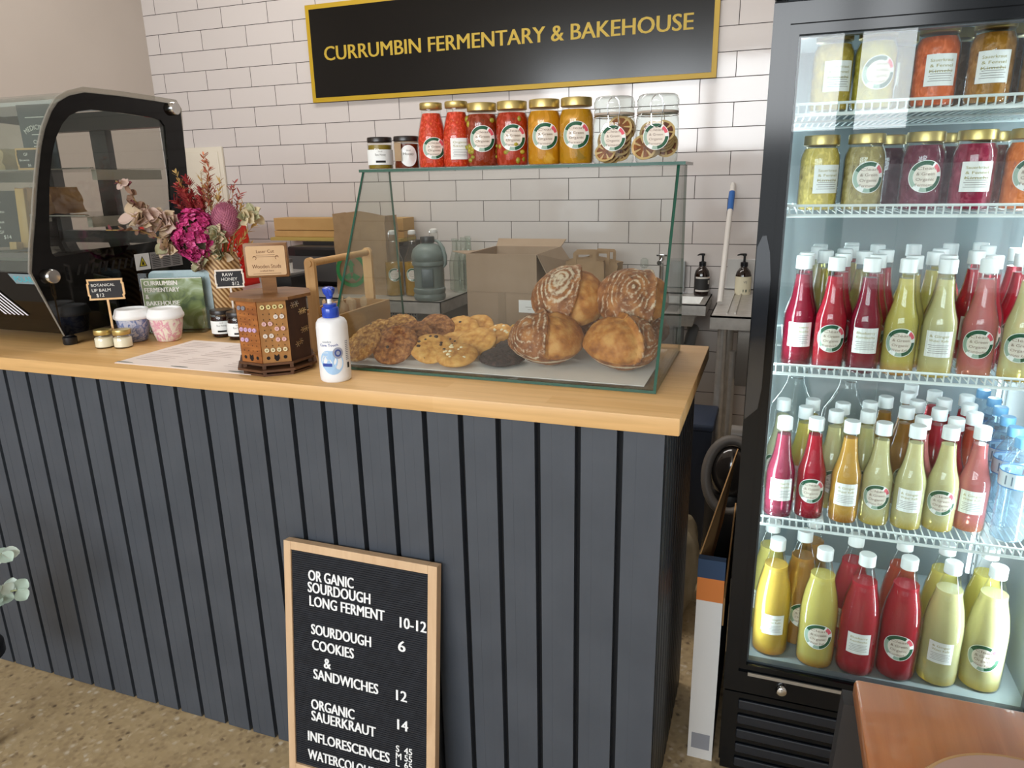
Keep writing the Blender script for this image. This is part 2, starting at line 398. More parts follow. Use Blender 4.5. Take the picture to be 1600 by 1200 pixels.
m_oat = crumb('oat_cookie', '7d4a1c', 'b27a38', 'd8a962'); m_plain = crumb('golden_cookie', 'b5762c', 'd39a4c', 'dfae62', 60); m_brn = crumb('brown_oat_cookie', '6b3d1c', '955b2c', 'b98148')
m_choc = P('chocolate', '3a2013', .5); m_wchoc = P('white_chocolate', 'f0e2bd', .5)
z0 = 1.008
oatl = [('leftmost oat cookie in the glass case, beside the soap bottle', 2.325, -2.06, 55, -20), ('pale oat cookie with a chocolate chip, second from the left', 2.318, -1.985, 55, -5),
        ('biggest brown oat cookie in front at the left of the case', 2.402, -2.055, 52, 5), ('golden oat cookie at the back left of the case', 2.33, -1.90, 50, 0),
        ('brown oat cookie tucked behind the biggest front oat cookie', 2.405, -1.975, 50, 8), ('rearmost brown oat cookie, in front of the steel bench', 2.425, -1.885, 50, 12)]
for k, (lb, x, y, ti, rz) in enumerate(oatl):
    cookie('oat_cookie', lb, (m_oat, m_oat, m_brn, m_oat, m_brn, m_brn)[k], .05 if k != 2 else .054, .022, (x, y, z0+.036), ti*.85, rz, k, ('chocolate_chip', 3, m_choc) if k in (1, 2) else None, 'oat cookies in the glass case', .11)
cookie('choc_chip_cookie', 'golden choc chip cookie leaning at the front of the case', m_plain, .048, .018, (2.486, -2.04, z0+.028), 32, 25, 21, ('chocolate_chip', 9, m_choc), 'golden cookies in the glass case', .05)
cookie('choc_chip_cookie', 'half hidden choc chip cookie behind the leaning front one', m_plain, .045, .018, (2.495, -1.935, z0+.018), 24, 0, 22, ('chocolate_chip', 7, m_choc), 'golden cookies in the glass case', .05)
cookie('macadamia_cookie', 'golden cookie with white chips at the front by the dark cookie', m_plain, .048, .022, (2.553, -2.045, z0+.014), 16, 10, 23, ('white_chip', 12, m_wchoc), 'golden cookies in the glass case', .05)
cookie('macadamia_cookie', 'pale golden cookie propped behind the choc chip cookies', m_plain, .05, .02, (2.483, -1.865, z0+.034), 34, 10, 24, ('chocolate_chip', 5, m_choc), 'golden cookies in the glass case', .05)
cookie('macadamia_cookie', 'smooth golden cookie in the middle of the cookie pile', m_plain, .052, .02, (2.56, -1.945, z0+.026), 28, -12, 25, None, 'golden cookies in the glass case', .05)
cookie('macadamia_cookie', 'rearmost golden cookie, in front of the cardboard box', m_plain, .047, .02, (2.50, -1.80, z0+.03), 30, 0, 26, None, 'golden cookies in the glass case', .05)
cookie('macadamia_cookie', 'golden cookie with white chips beside the caramel slice', m_plain, .045, .02, (2.575, -1.85, z0+.022), 26, -20, 27, ('white_chip', 8, m_wchoc), 'golden cookies in the glass case', .05)
cookie('caramel_cookie', 'glossy yellow iced cookie beside the sourdough loaves', P('caramel_icing', 'dba436', .15, 0, (30, 'e8bd58'), coat=.5), .047, .024, (2.63, -1.80, z0+.022), 24, -15, 28, ('white_chip', 9, m_wchoc), None, .05)
cookie('chocolate_cookie', 'dark chocolate cookie lying flat in front in the case', crumb('dark_cookie', '1d120f', '33211c', '4a322b'), .055, .02, (2.645, -2.0, z0+.006), 6, 0, 29, None, 'dark cookies in the case', .1)
cookie('chocolate_cookie', 'dark chocolate cookie lying behind the front dark cookie', crumb('dark_cookie', '1d120f', '33211c', '4a322b'), .05, .02, (2.64, -1.90, z0+.006), 6, 0, 30, None, 'dark cookies in the case', .1)

# sourdough loaves
def loaf_mat():
    m, nt, b = newmat('sourdough_crust'); co = coords(nt)
    a1 = nt.nodes.new('ShaderNodeAttribute'); a1.attribute_name = 'flour'; a2 = nt.nodes.new('ShaderNodeAttribute'); a2.attribute_name = 'split'
    n = tex(nt, 'Noise', Scale=38.0, Detail=6.0); nt.links.new(co.outputs[0], n.inputs[0])
    n2 = tex(nt, 'Noise', Scale=160.0, Detail=4.0); nt.links.new(co.outputs[0], n2.inputs[0])
    crust = ramp(nt, n.outputs[0], [(.32, C('6b3c1c')), (.5, C('945a2e')), (.66, C('b87c44'))])
    gold = ramp(nt, n.outputs[0], [(.32, C('8c4f1a')), (.48, C('b8762f')), (.66, C('cf9a55'))])
    m1 = nt.nodes.new('ShaderNodeMix'); m1.data_type = 'RGBA'; nt.links.new(a2.outputs['Fac'], m1.inputs[0]); nt.links.new(crust.outputs[0], m1.inputs[6]); nt.links.new(gold.outputs[0], m1.inputs[7])
    ad = nt.nodes.new('ShaderNodeMath'); ad.operation = 'ADD'; nt.links.new(n2.outputs[0], ad.inputs[0]); nt.links.new(a1.outputs['Fac'], ad.inputs[1])
    fr = ramp(nt, ad.outputs[0], [(.52, (0, 0, 0, 1)), (.82, (.9, .9, .9, 1))])
    m2 = nt.nodes.new('ShaderNodeMix'); m2.data_type = 'RGBA'; nt.links.new(fr.outputs[0], m2.inputs[0]); nt.links.new(m1.outputs[2], m2.inputs[6]); m2.inputs[7].default_value = C('dccbb0')
    nt.links.new(m2.outputs[2], b.inputs['Base Color']); b.inputs['Roughness'].default_value = .65; bump(nt, b, ad.outputs[0], .5, .003); return m
M_LOAF = loaf_mat()
def loaf(label, loc, size, tilt, rz, ear, seed, ringdir, roll=0, patch=.10):
    """domed loaf; ear = (direction degrees, offset) of the slashed side; ringdir = centre of the flour rings"""
    rnd = random.Random(seed); a, b, c = size; seg, rg = 120, 72; vs = []; fs = []; fl = []; sp = []
    ex, ey = math.cos(R(ear[0])), math.sin(R(ear[0])); rd = Vector(ringdir).normalized()
    ph = [rnd.uniform(0, 6.28) for _ in range(6)]
    for i in range(rg+1):
        th = PI*i/rg
        for k in range(seg):
            q = 2*PI*k/seg; d = Vector((math.sin(th)*math.cos(q), math.sin(th)*math.sin(q), math.cos(th)))
            s = d.x*ex+d.y*ey+.10*math.sin(d.z*3+ph[0]); up_ = d.z
            z = d.z if d.z > 0 else -abs(d.z)**1.6*.72
            w = 1+.02*math.sin(3*q+ph[1])+.015*math.sin(5*q+ph[2])*math.sin(th*4)
            split = 1.0 if (s > ear[1] and up_ > -.28+.05*math.sin(5*q)) else 0.0
            if s > ear[1]-.16 and s <= ear[1] and up_ > -.1: w += .11*(1-(ear[1]-s)/.16)*min(1, (up_+.1)*3)
            if split: w += (.11*min(1, (up_+.1)*3) if up_ > -.1 else 0)*max(0, 1-(s-ear[1])/.07)-.08*min(1, (s-ear[1])/.07)*max(0, 1-(s-ear[1])/.35)
            w += .018*mnoise.noise(d*7+Vector((seed, 0, 0)))+.010*mnoise.noise(d*19+Vector((seed, 5, 0))); vs.append((d.x*a*w, d.y*b*w, z*c*w)); sp.append(split)
            e1 = rd.cross(Vector((.3, 1, .2))).normalized(); e2 = rd.cross(e1); ring = math.hypot(d.dot(e1), .55*d.dot(e2))*1.5+.10*mnoise.noise(d*3+Vector((0, seed, 0))); f = .40*math.sin(ring*34+.6)*(.55+.9*mnoise.noise(d*2.2+Vector((seed, 0, 3))))-.03+patch*math.exp(-((ring/.6)**2)); f = f if d.dot(rd) > -.2 else -.12
            if d.z < -.35: f = .45*math.sin(d.z*20)+.12
            f += .1 if abs(s-ear[1]) < .05 else 0
            fl.append(f-.06 if not split else -.22)
    for i in range(rg):
        for k in range(seg):
            k2 = (k+1) % seg; fs.append((i*seg+k, i*seg+k2, (i+1)*seg+k2, (i+1)*seg+k))
    o = MB().add(vs, fs).build('sourdough_loaf', M_LOAF, None, 60, loc)
    for nm, dat in (('flour', fl), ('split', sp)):
        at = o.data.attributes.new(nm, 'FLOAT', 'POINT'); at.data.foreach_set('value', dat)
    o.rotation_euler = (R(tilt), R(roll), R(rz)); tag(o, label, 'bread', 'sourdough loaves in the case'); return o
loaf('sourdough loaf at the front left, floury left side and golden split right', (2.746, -1.985, 1.062), (.086, .082, .066), 12, 20, (5, -.08), 1, (-.6, -.4, .75))
loaf('sourdough loaf at the front right, golden split left and striped right side', (2.917, -1.985, 1.062), (.084, .082, .066), 12, 25, (190, -.02), 2, (.65, -.45, .7))
loaf('sourdough loaf on top at the left with a white floury peak', (2.77, -1.885, 1.143), (.088, .084, .066), 38, 22, (-12, .12), 3, (-.25, .1, .9), 0, .38)
loaf('sourdough loaf on top at the right with wide stripes of flour', (2.916, -1.88, 1.144), (.082, .08, .066), 36, 12, (5, .5), 4, (.0, -.3, .95))
loaf('sourdough loaf mostly hidden behind the left stack of bread', (2.748, -1.83, 1.06), (.08, .066, .062), 0, 5, (80, .2), 5, (0, -.5, .8))
loaf('sourdough loaf mostly hidden behind the right stack of bread', (2.918, -1.83, 1.06), (.08, .066, .062), 0, -5, (60, .2), 6, (.2, -.5, .8))

# ------------------------------------------------------------------ jars and bottles: shared builders
def round_label(name, rr, R0, z, parent, words, sy=1.0):
    """round maker's label wrapped on a cylinder of radius R0, centre height z"""
    fn = cyl_fn(R0, z); mb = MB(); seg = 40; rs = [(0, 0), (.69, 0), (.71, 1), (.96, 2), (1.0, 2)]
    vs = [fn(0, 0, .0004)]
    for q, _ in rs[1:]:
        for k in range(seg):
            a = 2*PI*k/seg; vs.append(fn(q*rr*math.cos(a), q*rr*math.sin(a)*sy, .0004))
    fs = []; ms = []
    for k in range(seg): fs.append((0, 1+k, 1+(k+1) % seg)); ms.append(1)
    for i in range(3):
        for k in range(seg):
            k2 = (k+1) % seg; fs.append((1+i*seg+k, 1+i*seg+k2, 1+(i+1)*seg+k2, 1+(i+1)*seg+k)); d = k*360/seg
            if i == 1: ms.append(2 if 55 < d < 150 or 275 < d < 352 else 4 if 14 < d < 50 else 3 if 150 < d < 222 or 250 < d < 275 else 0)
            else: ms.append(0)
    mb.add(vs, fs, ms); o = mb.build(name, [m_label, m_cream, m_green, m_leaf, m_red], parent, 0)
    t = MB(); fl = cyl_fn(R0, z); n = len(words)
    for i, wd_ in enumerate(words): write(t, wd_, lambda u, v, l: fl(u, v, .0007), 0, (n/2-i-.8)*rr*.34, rr*.19, rr*min(1.05, .19*len(wd_)+.1), 'c')
    t.build('lettering', m_brown, o, 0); return o
def square_label(w, h, R0, z, parent, title):
    fn = cyl_fn(R0, z); mb = MB(); n = 10
    vs = [fn(-w/2+w*k/n, v, .0004) for v in (-h/2, h/2) for k in range(n+1)]
    mb.add(vs, [(k, k+1, n+2+k, n+1+k) for k in range(n)]); o = mb.build('back_label', m_label, parent, 0)
    t = MB()
    for i, wd_ in enumerate(title): write(t, wd_, lambda u, v, l: fn(u, v, .0007), 0, h*(.26-.17*i), h*.10, w*.72, 'c', 1)
    for i in range(5):
        y = -h*.05-h*.075*i; ww = w*(.38-.05*(i % 2))
        vs = [fn(-ww+2*ww*k/6, y+d, .0007) for d in (0, h*.016) for k in range(7)]; t.add(vs, [(k, k+1, 8+k, 7+k) for k in range(6)], 0)
    t.build('lettering', [m_ink, m_olive], o, 0); return o
JARP = [(.030, 0), (.0355, .003), (.037, .01), (.037, .096), (.0355, .106), (.031, .117), (.0295, .121), (.0295, .129)]
def inner(prof, d, top):
    out = []
    for r, z in prof:
        if z > top: break
        out.append((max(.001, r-d), max(z, .002)))
    out.append((max(.001, out[-1][0]-.0005), top)); return out
def lid(parent, r, z0, z1, m, name='lid'):
    mb = MB(); n = 48; mb.lathe([(r*.96, z0), (r, z0+.001), (r, z1-.0025), (r*.97, z1-.0004), (r*.9, z1), (r*.3, z1-.0006)], 40); return mb.build(name, m, parent, 50)
def jar(label, kind, loc, rz, col, words=None, title=None, group=None, name='preserve_jar', chunk=None, scale=60, olives=0, fill=.117, clear=.1, sc=1.0):
    t = thing(name, label, 'jar', loc, R(rz), group)
    MB().lathe([(r, z) for r, z in JARP], 32, caps=True).build('glass_jar', g_bottle, t, 50)
    MB().lathe(inner(JARP, .0018, fill), 32).build('contents', liquid(col, clear, chunk, scale), t, 50)
    if olives:
        rnd = random.Random(olives); mb = MB()
        for k in range(22):
            a = rnd.uniform(0, 6.28); z = rnd.choice([.012, .02, .03, .04, .095, .1]); mb.ball((.0315*math.cos(a), .0315*math.sin(a), z+rnd.uniform(0, .008)), rnd.uniform(.0062, .008), 10, 7, 0, (.85, .85, 1.1) if rnd.random() < .5 else (1, 1, .85))
        o = mb.build('olives', P('green_olive', 'b5a02f', .2, 0, (50, '8f8a2c')), t); o['kind'] = 'stuff'
    lid(t, .0325, .1235, .142, m_gold)
    if words: round_label('front_label', .0292, .0372, .062, t, words)
    if title: square_label(.052, .053, .0372, .06, t, title)
    if sc != 1: t.scale = (sc, sc, 1)
    return t
CG = ['Clean', '& Green', 'Organic', 'Ferments']
ZS = 1.4436
def passata(label, loc, rz, **k):
    t = thing('sauce_bottle', label, 'bottle', loc, R(rz), 'red sauce bottles on the glass case')
    pr = [(.026, 0), (.0295, .003), (.031, .012), (.031, .066), (.029, .084), (.0225, .116), (.0205, .124), (.0205, .138)]
    MB().lathe(pr, 32).build('glass_bottle', g_bottle, t, 50); MB().lathe(inner(pr, .0016, .125), 32).build('sauce', liquid('c93a1a', .05, 'e87838', 130), t, 50)
    lid(t, .0235, .134, .149, m_gold); t.scale = (1.15, 1.15, 1)
    if 'words' in k: round_label('front_label', .025, .0312, .045, t, k['words'])
    else: square_label(.04, .048, .0312, .042, t, k['title'])
passata('red sauce bottle with round label, left one on the glass case', (2.413, -1.835, ZS), 32, words=CG)
passata('red sauce bottle with plain white label on the glass case', (2.479, -1.835, ZS), 34, title=['Organic', 'Sauce'])
jar('brown red olive jar next to the red sauce bottles', 0, (2.544, -1.835, ZS), 22, '8a2f10', CG, None, 'olive jars on the glass case', chunk='5a3410', scale=55, olives=3, sc=1.07)
jar('red olive jar next to the yellow pickle jars', 0, (2.619, -1.835, ZS), 22, 'a8300f', CG, None, 'olive jars on the glass case', chunk='6a2a0c', scale=55, olives=4, sc=1.07)
jar('yellow pickle jar with round label beside the red olive jar', 0, (2.697, -1.835, ZS), 20, 'c98a16', CG, None, 'yellow pickle jars on the glass case', chunk='e0ab3c', scale=28, sc=1.07)
jar('yellow pickle jar with green slices beside the swing top jars', 0, (2.772, -1.835, ZS), 15, 'c08a1c', CG, None, 'yellow pickle jars on the glass case', chunk='98792a', scale=26, sc=1.07)
def honey(label, loc, rz, col, kind, group, lidm):
    t = thing('honey_jar', label, 'jar', loc, R(rz), group); pr = [(.028, 0), (.031, .003), (.031, .06), (.029, .064), (.0285, .066)]
    MB().lathe(pr, 32).build('glass_jar', g_bottle, t, 50); MB().lathe(inner(pr, .0016, .058), 32).build('contents', liquid(col, .1, None), t, 50)
    lid(t, .0308, .0645, .0765, lidm)
    fn = cyl_fn(.0312, .03); mb = MB()
    if kind == 'oval':
        vs = [fn(0, 0, .0004)]+[fn(.0215*math.cos(2*PI*k/32), .025*math.sin(2*PI*k/32), .0004) for k in range(32)]; mb.add(vs, [(0, 1+k, 1+(k+1) % 32) for k in range(32)])
    else:
        n = 20; vs = [fn(-.05+.1*k/n, v, .0004) for v in (-.019, .017) for k in range(n+1)]; mb.add(vs, [(k, k+1, n+2+k, n+1+k) for k in range(n)])
    l = mb.build('paper_label', m_label, t, 0); tx = MB(); g = lambda u, v, q: fn(u, v, .0007)
    write(tx, 'Raw Honey' if kind != 'oval' else 'Honey', g, 0, .002, .006, .026, 'c'); write(tx, 'local', g, 0, .011, .004, None, 'c')
    if kind != 'oval': tx.add([g(-.012+.024*k/4, v, 0) for v in (-.014, -.009) for k in range(5)], [(k, k+1, 6+k, 5+k) for k in range(4)], 1)
    tx.build('lettering', [m_ink, P('black_ink', '1c1b1a', .8)], l, 0); return t
m_blid = P('black_lid', '241d1b', .3)
honey('small jar with wide white label, leftmost on the glass case', (2.268, -1.835, ZS), 30, '8f7a2c', 'band', 'small jars on the glass case', m_blid)
t = honey('small amber jar with oval white label and a kraft tag', (2.342, -1.835, ZS), 36, '6b2a12', 'oval', 'small jars on the glass case', m_blid)
mb = MB().tube([(.0295*math.cos(a*PI/12), .0295*math.sin(a*PI/12), .0625) for a in range(24)], .0008, 5, closed=True); mb.build('twine', m_kraft, t)
MB().box(-.0335, -.018, -.031, -.0302, .018, .06).build('kraft_tag', m_kraft, t, 0)
honey('dark honey jar behind the earring stand, beside the vase', (1.752, -1.885, 1.0), 35, '2a120c', 'band', 'dark honey jars on the worktop', m_blid)
honey('dark honey jar half hidden by the earring stand', (1.822, -1.90, 1.0), 35, '2a120c', 'band', 'dark honey jars on the worktop', m_blid)

# swing top jars with dried citrus
g_jar = glass('thick_glass', 'f4f8f6', .9, .03)
def citrus_slice(loc, r, tilt, rz, seed, label, dark):
    mb = MB(); seg = 28; rnd = random.Random(seed); wob = [rnd.uniform(-.0015, .0015) for _ in range(seg)]
    def pt(q, k, z): a = 2*PI*k/seg; return (r*q*math.cos(a), r*q*math.sin(a), z+wob[k]*q)
    vs = []; fs = []; ms = []
    for z in (0, .002):
        for q in (.05, .3, .82, 1.0): vs += [pt(q, k, z) for k in range(seg)]
    for j in range(2):
        for i in range(3):
            for k in range(seg):
                k2 = (k+1) % seg; b = j*4*seg+i*seg; fs.append((b+k, b+k2, b+seg+k2, b+seg+k)); ms.append(1 if i == 2 or (i == 1 and k % 4 == 0) else 0)
    for k in range(seg): k2 = (k+1) % seg; fs.append((3*seg+k, 3*seg+k2, 7*seg+k2, 7*seg+k)); ms.append(1)
    mb.add(vs, fs, ms); o = mb.build('dried_citrus_slice', [P('dried_orange' if not dark else 'dried_orange_dark', 'a05a24' if not dark else '7a3a1c', .6, 0, (90, '7a3f18' if not dark else '5a2814')), P('dried_rind', 'd9b57a', .6)], None, 40, loc, (R(tilt[0]), R(tilt[1]), R(rz)))
    tag(o, label, 'dried citrus'); return o
def swing_jar(label, loc, rz):
    t = thing('swing_top_jar', label, 'jar', loc, R(rz), 'swing top jars on the glass case'); a = .043
    def sq(r, e): # rounded square outline
        out = []
        for k in range(32):
            q = 2*PI*k/32; c, s_ = math.cos(q), math.sin(q); d = (abs(c)**e+abs(s_)**e)**(1/e); out.append((r*c/d, r*s_/d))
        return out
    mb = MB(); prof = [(.041, 0, 4), (.0445, .004, 4), (.0455, .012, 4), (.0455, .082, 4), (.0445, .092, 3), (.0425, .1, 2.3), (.0425, .104, 2)]
    vs = []; fs = []
    for r, z, e in prof: vs += [(x, y, z) for x, y in sq(r, e)]
    for i in range(len(prof)-1):
        for k in range(32): k2 = (k+1) % 32; fs.append((i*32+k, i*32+k2, (i+1)*32+k2, (i+1)*32+k))
    fs.append(tuple(reversed(range(32)))); mb.add(vs, fs); mb.build('glass_body', g_jar, t, 50)
    MB().lathe([(.043, .104), (.0445, .106), (.0445, .110), (.0425, .112), (.0425, .116), (.0445, .118), (.0445, .128), (.042, .132), (.040, .137), (.036, .139)], 32).build('glass_lid', g_jar, t, 50)
    MB().lathe([(.0428, .1005), (.0442, .1015), (.0442, .1045), (.0428, .1055)], 32, caps=False).build('rubber_seal', P('seal_rubber', 'b5a79a', .5), t, 50)
    mb = MB().tube([(.0446*math.cos(k*PI/16), .0446*math.sin(k*PI/16), .098) for k in range(32)], .0009, 6, closed=True)
    for s in (-1, 1): mb.tube([(s*.012, -.046, .098), (s*.013, -.049, .115), (s*.01, -.048, .128), (s*.004, -.046, .134)], .0009, 6)
    mb.tube([(-.011, -.047, .098), (-.01, -.0485, .075), (0, -.049, .070), (.01, -.0485, .075), (.011, -.047, .098)], .0009, 6)
    mb.build('wire_clasp', m_chrome, t)
    f = MB(); fn = plane_fn((0, -.0458, .05), (1, 0, 0), (0, 0, 1), (0, -1, 0))
    o = round_label('front_label', .027, .4, .052, t, CG)
    for q in (o, *o.children):
        for v in q.data.vertices: v.co.y += .4-.0458
    return t
swing_jar('swing top jar of dried orange slices beside the yellow pickle jars', (2.858, -1.835, ZS), 10)
swing_jar('swing top jar of dried citrus at the right end of the case', (2.953, -1.835, ZS), 6)
for k in range(5): citrus_slice((2.876-.003*k, -1.858+.012*k, ZS+.075-.012*k), .026, (62, 8), 10, k, ORD[k]+' slice from the top of the dried orange stack, left swing top jar', 0)
for k in range(3): citrus_slice((2.842+.004*k, -1.842+.014*k, ZS+.026-.003*k), .025, (58, -30), 10, 10+k, ORD[k]+' low slice from the front at the bottom of the left swing top jar', 0)
for k in range(4): citrus_slice((2.928+.003*k, -1.852+.006*k, ZS+.032+.001*k), .027, (70, -45+8*k), 30, 20+k, ORD[k]+' pale slice from the left in the right swing top jar', 0)
for k in range(3): citrus_slice((2.842+.016*k, -1.808, ZS+.05+.012*k), .027, (84, 10*k-10), 6*k, 40+k, ORD[k]+' slice from the left against the back of the left swing top jar', 0)
for k in range(3): citrus_slice((2.937+.016*k, -1.808, ZS+.062-.012*k), .027, (84, 12-10*k), 6*k, 50+k, ORD[k]+' slice from the left against the back of the right swing top jar', 0)
for k in range(4): citrus_slice((2.970-.002*k, -1.862+.014*k, ZS+.062-.006*k), .025, (66, 12), 0, 30+k, ORD[k]+' dark slice from the front in the right swing top jar', 1)

# ================================================================== cake display fridge at the left of the worktop
CX = 1.436; CL = .55
t = thing('cake_display_fridge', 'black countertop cake display fridge with curved glass on the worktop', 'display fridge', (CX, 0, 0))
out = [(-2.126, 1.032), (-2.182, 1.208), (-2.165, 1.27), (-2.145, 1.335), (-2.118, 1.43), (-2.09, 1.515), (-2.07, 1.56), (-2.043, 1.603), (-2.02, 1.628), (-1.985, 1.647), (-1.936, 1.66), (-1.82, 1.661), (-1.70, 1.659), (-1.62, 1.656), (-1.60, 1.64), (-1.605, 1.5), (-1.62, 1.3), (-1.625, 1.035)]
inn = [(-2.11, 1.24), (-2.118, 1.25), (-2.119, 1.27), (-2.108, 1.335), (-2.087, 1.43), (-2.064, 1.50), (-2.045, 1.54), (-2.02, 1.575), (-1.995, 1.597), (-1.965, 1.61), (-1.92, 1.618), (-1.82, 1.616), (-1.71, 1.611), (-1.685, 1.606), (-1.672, 1.59), (-1.678, 1.5), (-1.70, 1.29), (-1.72, 1.255)]
MB().ring(out, inn, 'x', -.006, .002).build('side_frame', m_gloss, t, 30)
MB().prism(inn, 'x', -.003, -.001, 0).build('side_glass', glass('tinted_glass', 'f3f4f2', .6, .02), t, 0)
edge = [(y-.012 if i < 8 else y, z+.012 if 8 <= i < 14 else z) for i, (y, z) in enumerate(out)]
edge = out[:1]+[(-2.188, 1.21)]+[(y-.008, z+.004) for y, z in out[2:8]]+[(y-.003, z+.012) for y, z in out[8:10]]+[(y, z+.014) for y, z in out[10:13]]+[(-1.61, 1.67), (-1.592, 1.645)]+out[15:]
MB().ring(edge, out, 'x', -.006, .0).build('side_glass_rim', glass('rim_glass', 'e3e2dd', .8, .05, .3, 'c9c4bb'), t, 0)
MB().ring(out, inn, 'x', -CL, -CL+.008).build('side_frame', m_gloss, t, 30)
MB().prism(inn, 'x', -CL+.004, -CL+.006, 0).build('side_glass', glass('tinted_glass', 'f3f4f2', .6, .02), t, 0)
mb = MB(); cv = [(y-.004, z+.003) for y, z in out[1:14]]; n = len(cv)
mb.add([(x, y, z) for x in (-CL, -.004) for y, z in cv], [(i, i+1, n+i+1, n+i) for i in range(n-1)])
mb.add([(x, y+.004, z-.004) for x in (-CL, -.004) for y, z in cv], [(i, i+1, n+i+1, n+i) for i in range(n-1)])
mb.build('curved_front_glass', glass('front_glass', 'eef2ee', .7, .02, .05, 'dfe8e2'), t, 60)
mb = MB().prism([(-2.118, 1.036), (-2.176, 1.208), (-2.168, 1.236), (-2.10, 1.25), (-1.63, 1.25), (-1.635, 1.036)], 'x', -CL+.008, -.006); mb.build('body', m_gloss, t, 20)
MB().box(-CL+.008, -.006, -2.172, -2.158, 1.236, 1.256).build('front_rail', P('rail_grey', '8d8f90', .3, .8), t, 0)
mb = MB()
for yy, z in ((-2.137, 1.193), (-1.634, 1.642)):
    q = MB().lathe([(0, .018), (.017, .018), (.0195, .015), (.0195, 0)], 28); q.xform(Matrix.Translation((.001, yy, z)) @ Matrix.Rotation(R(90), 4, 'Y')); q.build('round_knob', m_chrome, t, 40)
mb = MB()
for k in range(13): mb.add([(.0025, -2.06+.022*k+d, 1.2+.014*s) for s in (-1, 1) for d in ((.0, .008) if s < 0 else (.012, .02))], [(0, 1, 3, 2)])
mb.build('vent_slots', P('vent_black', '050505', .6), t, 0)
mb = MB()
for k in range(16): mb.box(-.3+.018*k, -.29+.018*k, -1.62, -1.618, 1.2, 1.24)
mb.box(-.34, -.275, -1.645, -1.62, 1.25, 1.64).box(-CL+.01, -CL+.03, -1.66, -1.62, 1.25, 1.64).box(-.03, -.01, -1.66, -1.62, 1.25, 1.64)
mb.box(-CL+.01, -.01, -1.66, -1.62, 1.59, 1.645); mb.box(-CL+.01, -.01, -1.66, -1.62, 1.245, 1.275)
mb.build('rear_door_frame', P('rear_frame', '4d4d4e', .35), t, 0)
MB().box(-CL+.02, -.02, -1.98, -1.78, 1.632, 1.642).build('light_strip', P('lamp_white', 'c9ccd0', .4, 0, None, 0, 0, .15), t, 0)
for z, f in ((1.462, -1.96), (1.335, -2.0)):
    mb = MB().box(-CL+.02, -.012, f, -1.69, z, z+.004); o = mb.build('shelf', g_case, t, 0)
    mb = MB().box(-.03, -.012, f+.03, -1.70, z-.028, z).box(-CL+.02, -CL+.04, f+.03, -1.70, z-.028, z); mb.build('bracket', P('bracket_steel', 'a8a49a', .45, .3), o, 0)
    mb = MB()
    for k in range(3): mb.box(-CL+.02, -.012, f+.01+.006*k, f+.013+.006*k, z+.003, z+.006)
    mb.build('price_rail', m_steel, o, 0)
fs_ = lambda u, v, l: Vector((u, -2.182+.056/.176*(1.208-v)*-1*-1-.004-l, v))
def fascia(u, v, l): return Vector((u, -2.1775+(1.208-v)*.3372-.001-l*.95, v))
mb = MB()
for k in range(6): mb.add([fascia(-.262+.0165*k+a, z, .0006) for a, z in ((0, 1.155), (.007, 1.155), (.075, 1.085), (.068, 1.085))], [(0, 1, 2, 3)])
mb.build('stripe_decal', P('stripe_white', 'eceaf6', .5), t, 0)
mb = MB().add([fascia(a, z, .0006) for a, z in ((-.095, 1.203), (-.012, 1.203), (-.012, 1.176), (-.083, 1.176))], [(0, 1, 2, 3)])
write(mb, 'POLAR', lambda u, v, l: fascia(u, v, .0012), -.08, 1.181, .016, .064, m=1, off=.02); mb.build('badge', [P('badge_grey', '7f9199', .4), P('badge_blue', '35b8c8', .4)], t, 0)
sf = lambda u, v, l: Vector((.0024+l, u, v))
mb = MB().add([sf(-1.863+a, z, .0004) for a, z in ((0, 1.174), (.054, 1.174), (.054, 1.222), (0, 1.222))], [(0, 1, 2, 3)])
mb.add([sf(-1.863+a, z, .0008) for a, z in ((.012, 1.184), (.042, 1.184), (.027, 1.215))], [(0, 1, 2)], 1)
mb.add([sf(-1.863+a, z, .0012) for a, z in ((.016, 1.1865), (.038, 1.1865), (.027, 1.21))], [(0, 1, 2)], 2); mb.add([sf(-1.863+a, z, .0016) for a, z in ((.022, 1.189), (.032, 1.189), (.027, 1.203))], [(0, 1, 2)], 1)
mb.build('warning_sticker', [m_label, m_black, P('warning_yellow', 'd8c93a', .5)], t, 0)
mb = MB().add([sf(-1.806+a, z, .0004) for a, z in ((0, 1.172), (.125, 1.172), (.125, 1.222), (0, 1.222))], [(0, 1, 2, 3)])
write(mb, 'POLAR', lambda u, v, l: sf(u, v, .001), -1.80, 1.209, .007, None, m=1)
for i in range(6):
    for j in range(3):
        u = -1.80+.039*j; v = 1.203-.0052*i; mb.add([sf(u+a, v+b, .0008) for a, b in ((0, 0), (.031, 0), (.031, .0018), (0, .0018))], [(0, 1, 2, 3)], 1)
mb.build('rating_plate', [P('plate_grey', '8f8d8c', .5), m_black], t, 0)
for x, y in ((-.03, -2.09), (-.03, -1.68), (-CL+.03, -2.09), (-CL+.03, -1.68)): MB().lathe([(.016, 1.0), (.018, 1.003), (.018, 1.02), (.012, 1.024), (.012, 1.037)], 18, (x, y, 0)).build('foot', m_black, t)

